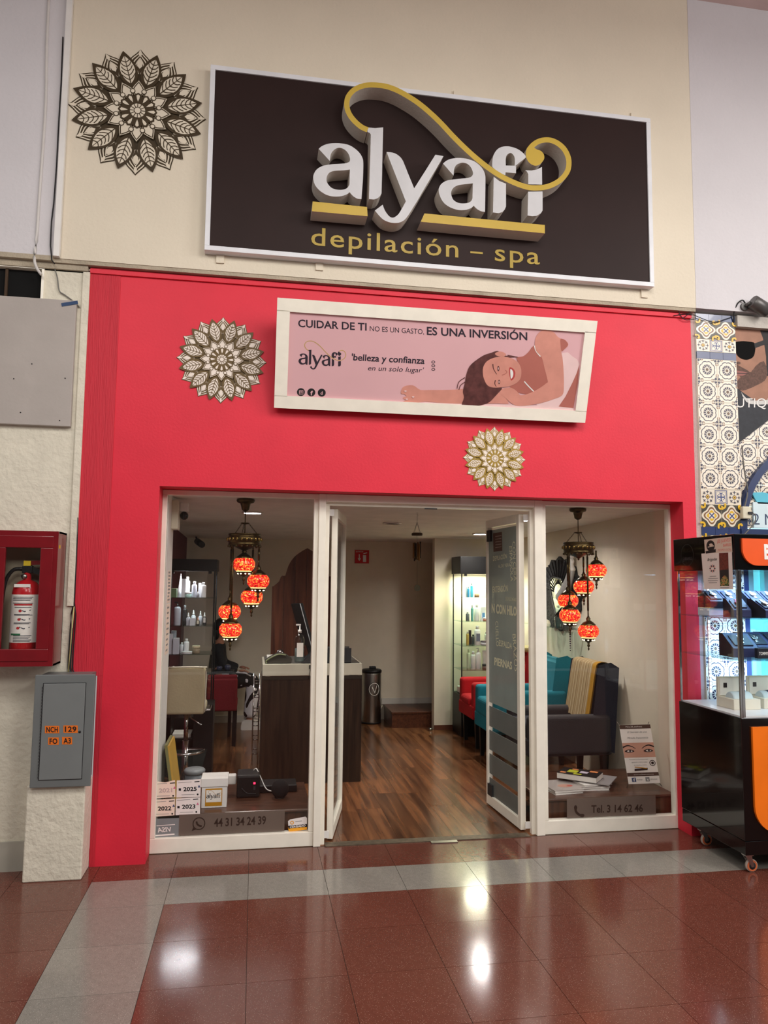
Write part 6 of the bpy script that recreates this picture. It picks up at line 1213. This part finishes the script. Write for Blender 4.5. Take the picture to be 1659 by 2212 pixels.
solo('black_tray', MB(BLACK).box(.06, .34, .68, .86, PZ, PZ+.05), 'black flat tray behind the ball speaker', 'tray', bev=.006)
pf = thing('leaning_picture', 'yellow edged picture leaning on the white return', 'picture', (-.5, .6, PZ)); Mf = Matrix.Translation((-.46, .34, PZ)) @ Matrix.Rotation(math.radians(-9), 4, 'Y')
part('board', MB(mat('mustard_board', (190, 150, 60), .6)).box(-.012, .0, 0, .33, 0, .42, Mf), pf); part('dark_rim', MB(mat('olive_edge', (120, 116, 70), .6)).box(-.03, -.012, -.004, .334, 0, .43, Mf), pf)
bk_ = thing('plastic_bucket', 'small grey lidded plastic bucket on the floor behind the platform', 'bucket', (-.43, 1.25, 0)); part('bucket', MB(mat('clear_grey_plastic', (130, 138, 144), .3, alpha=.85)).lathe([(.06, .0), (.075, .23)], (-.42, 1.25, 0), 20), bk_); part('lid', MB(mat('lid_grey', (150, 156, 160), .35)).lathe([(.08, .225), (.082, .25), (.07, .262), (1e-4, .263)], (-.42, 1.25, 0), 20), bk_)
# magazines and book
def slabthing(name, cx, cy, z0, w_, d_, h, rz, cover, label, cat, deco=None, edge=PAPER):
    t = thing(name, label, cat, (cx, cy, z0), math.radians(rz), 'books and magazines on the platform', local=True)
    part('pages', MB(edge).box(-w_/2+.003, w_/2-.003, -d_/2+.002, d_/2-.003, .001, h-.001), t); part('cover', MB(cover).box(-w_/2, w_/2, -d_/2, d_/2, h-.0015, h), t); part('back_cover', MB(cover).box(-w_/2, w_/2, -d_/2, d_/2, 0, .0012), t)
    if deco: A = Art(lambda u, v, e: (u*w_, v*d_, h+e), .0006); deco(A); A.done('cover_print', t)
    return t
GC = mat('grey_cover', (176, 168, 164), .35); BC = mat('black_cover', (24, 22, 24), .35); PKC = mat('skin_print', (196, 146, 128), .4); YC = mat('lime_print', (196, 200, 50), .4); OCR = mat('orange_print', (226, 140, 84), .4); LC = mat('lilac_print', (206, 196, 214), .4)
slabthing('magazine', 2.26, .5, PZ, .23, .29, .014, 8, WHITE, 'white magazine at the bottom left of the pile', 'magazine'); slabthing('magazine', 2.27, .5, PZ+.0145, .23, .29, .014, 4, GC, 'magazine with a pale photo cover on the left', 'magazine', lambda A: (A.fill(PKC, ell(.1, -.1, .25, .14)), A.up(), A.fill(mat('red_nail', (190, 70, 60), .4), ell(.25, -.12, .1, .06))))
slabthing('magazine', 2.5, .56, PZ, .25, .28, .014, -4, WHITE, 'white magazine at the bottom of the right pile', 'magazine'); slabthing('magazine', 2.5, .56, PZ+.0145, .25, .28, .013, 2, GC, 'grey magazine second in the right pile', 'magazine'); slabthing('magazine', 2.52, .58, PZ+.028, .24, .28, .012, 10, WHITE, 'white magazine third in the right pile', 'magazine')
slabthing('magazine', 2.60, .56, PZ+.0405, .22, .28, .006, -38, mat('striped_cover', (150, 146, 148), .4), 'thin striped leaflet jutting out under the book', 'leaflet')
slabthing('book', 2.47, .60, PZ+.047, .2, .3, .042, 50, BC, 'thick black book with colourful cover on the pile', 'book', lambda A: [A.fill(m, rect(*r)) for m, r in ((YC, (-.2, .05, .2, .3)), (OCR, (-.4, .3, -.22, .44)), (OCR, (.2, -.4, .42, -.2)), (LC, (-.1, -.2, .18, 0)), (YC, (-.42, -.1, -.25, .1)), (OCR, (.25, .1, .4, .25)))])
# tabletop roll banner
bnr = thing('tabletop_banner', 'small white and brown tabletop banner with a pair of eyes', 'banner', (2.91, .5, PZ))
bl, br_ = oz(1358, 1700, .225), oz(1424, 1699, .225); P0 = Vector((2.80, .46, .245)); P1 = Vector((3.03, .46, .24)); lean = math.radians(7)
def PBn(u, v, e): x = P0.x+(P1.x-P0.x)*u; return (x-.055*v*.0-.0, .452+.09*v-e, .243+.465*v) if True else None
top_shift = oy(1354, 1606, .54).x-oy(1358, 1696, .46).x
def PBn(u, v, e): return (2.79+.255*u-.022*v, .455+.09*v-e*.98, .238+.415*v+e*.2)
A = Art(PBn, .0006); BRW = mat('banner_brown', (84, 62, 52), .5); FSK = mat('banner_skin', (206, 158, 136), .5, var=.08); EYD = mat('banner_dark', (46, 32, 34), .5)
q = [PBn(u, v, 0) for u, v in ((0, 0), (1, 0), (1, 1), (0, 1))]; part('sheet', MB(PAPER).prism(q, [(x, y+.002, z_) for x, y, z_ in q]), bnr)
A.fill(BRW, rect(0, .93, 1, 1)); A.fill(BRW, rect(0, .125, 1, .185)); A.fill(FSK, rect(0, .44, 1, .69)); A.up()
for c_, s in ((.2, 1), (.8, -1)):
    A.fill(EYD, stroke(cr([(c_-.2*s, .615), (c_-.05*s, .645), (c_+.08*s, .63), (c_+.2*s, .59)], False, 4), .026, .01)); A.fill(EYD, cr([(c_-.16, .55), (c_-.05, .577), (c_+.06, .575), (c_+.15, .545), (c_+.02, .525), (c_-.1, .53)], True, 3))
A.up()
for c_ in (.2, .8): A.fill(PAPER, cr([(c_-.09, .55), (c_, .568), (c_+.09, .548), (c_, .535)], True, 3)); A.up(); A.fill(EYD, ell(c_+.01, .552, .035, .015)); A.up(-1)
A.text(PAPER, 'Nu2Lashes', (.2, .955), (.72, .955), .024); A.text(GREY, 'El Secreto de una', (.22, .86), (.84, .86), .03, shear=.4); A.text(GREY, 'Mirada Impactante', (.18, .76), (.86, .76), .03, shear=.4)
for k, s in enumerate(('Pestañas y Cosmetología', 'grabado y diplomados', 'en tienda y online')): A.text(GREY, s, (.14+.06*k, .4-.047*k), (.74-.04*k, .4-.047*k), .016)
A.fill(EYD, ell(.86, .34, .095, .05), ell(.86, .34, .075, .039)[::-1]); A.fill(EYD, ell(.86, .34, .045, .022)); A.fill(EYD, [(.25, .215), (.67, .225), (.68, .262), (.26, .25)]); A.fill(OC, [(.27, .275), (.66, .245), (.66, .258), (.28, .287)])
A.text(PAPER, 'www.nu2lash.com.mx', (.2, .145), (.84, .145), .018); A.fill(BLU, rect(.12, .035, .25, .105)); A.fill(GREY, rect(.55, .035, .68, .105)); A.up(); A.text(PAPER, 'f', (.165, .045), (.215, .045), .045, bold=.03); A.text(PAPER, 't', (.6, .045), (.64, .045), .04, bold=.03); A.text(GREY, 'Nu2lash', (.28, .06), (.45, .06), .02); A.text(GREY, '@Nu2lash', (.7, .06), (.92, .06), .02)
A.done('print', bnr)
pa, pb_, pc, pd = PBn(-.05, -.06, 0), PBn(1.06, -.06, 0), PBn(-.03, 1.05, 0), PBn(1.0, 1.04, 0)
for a_, b_ in ((pa, pd), (pb_, pc)): part('cross_rod', MB(STEEL).tube([(a_[0], a_[1]+.012, PZ), (b_[0], b_[1]+.012, b_[2])], .003, 6), bnr)
part('rear_leg', MB(STEEL).tube([(2.88, .51, .42), (2.9, .62, PZ)], .003, 6), bnr)
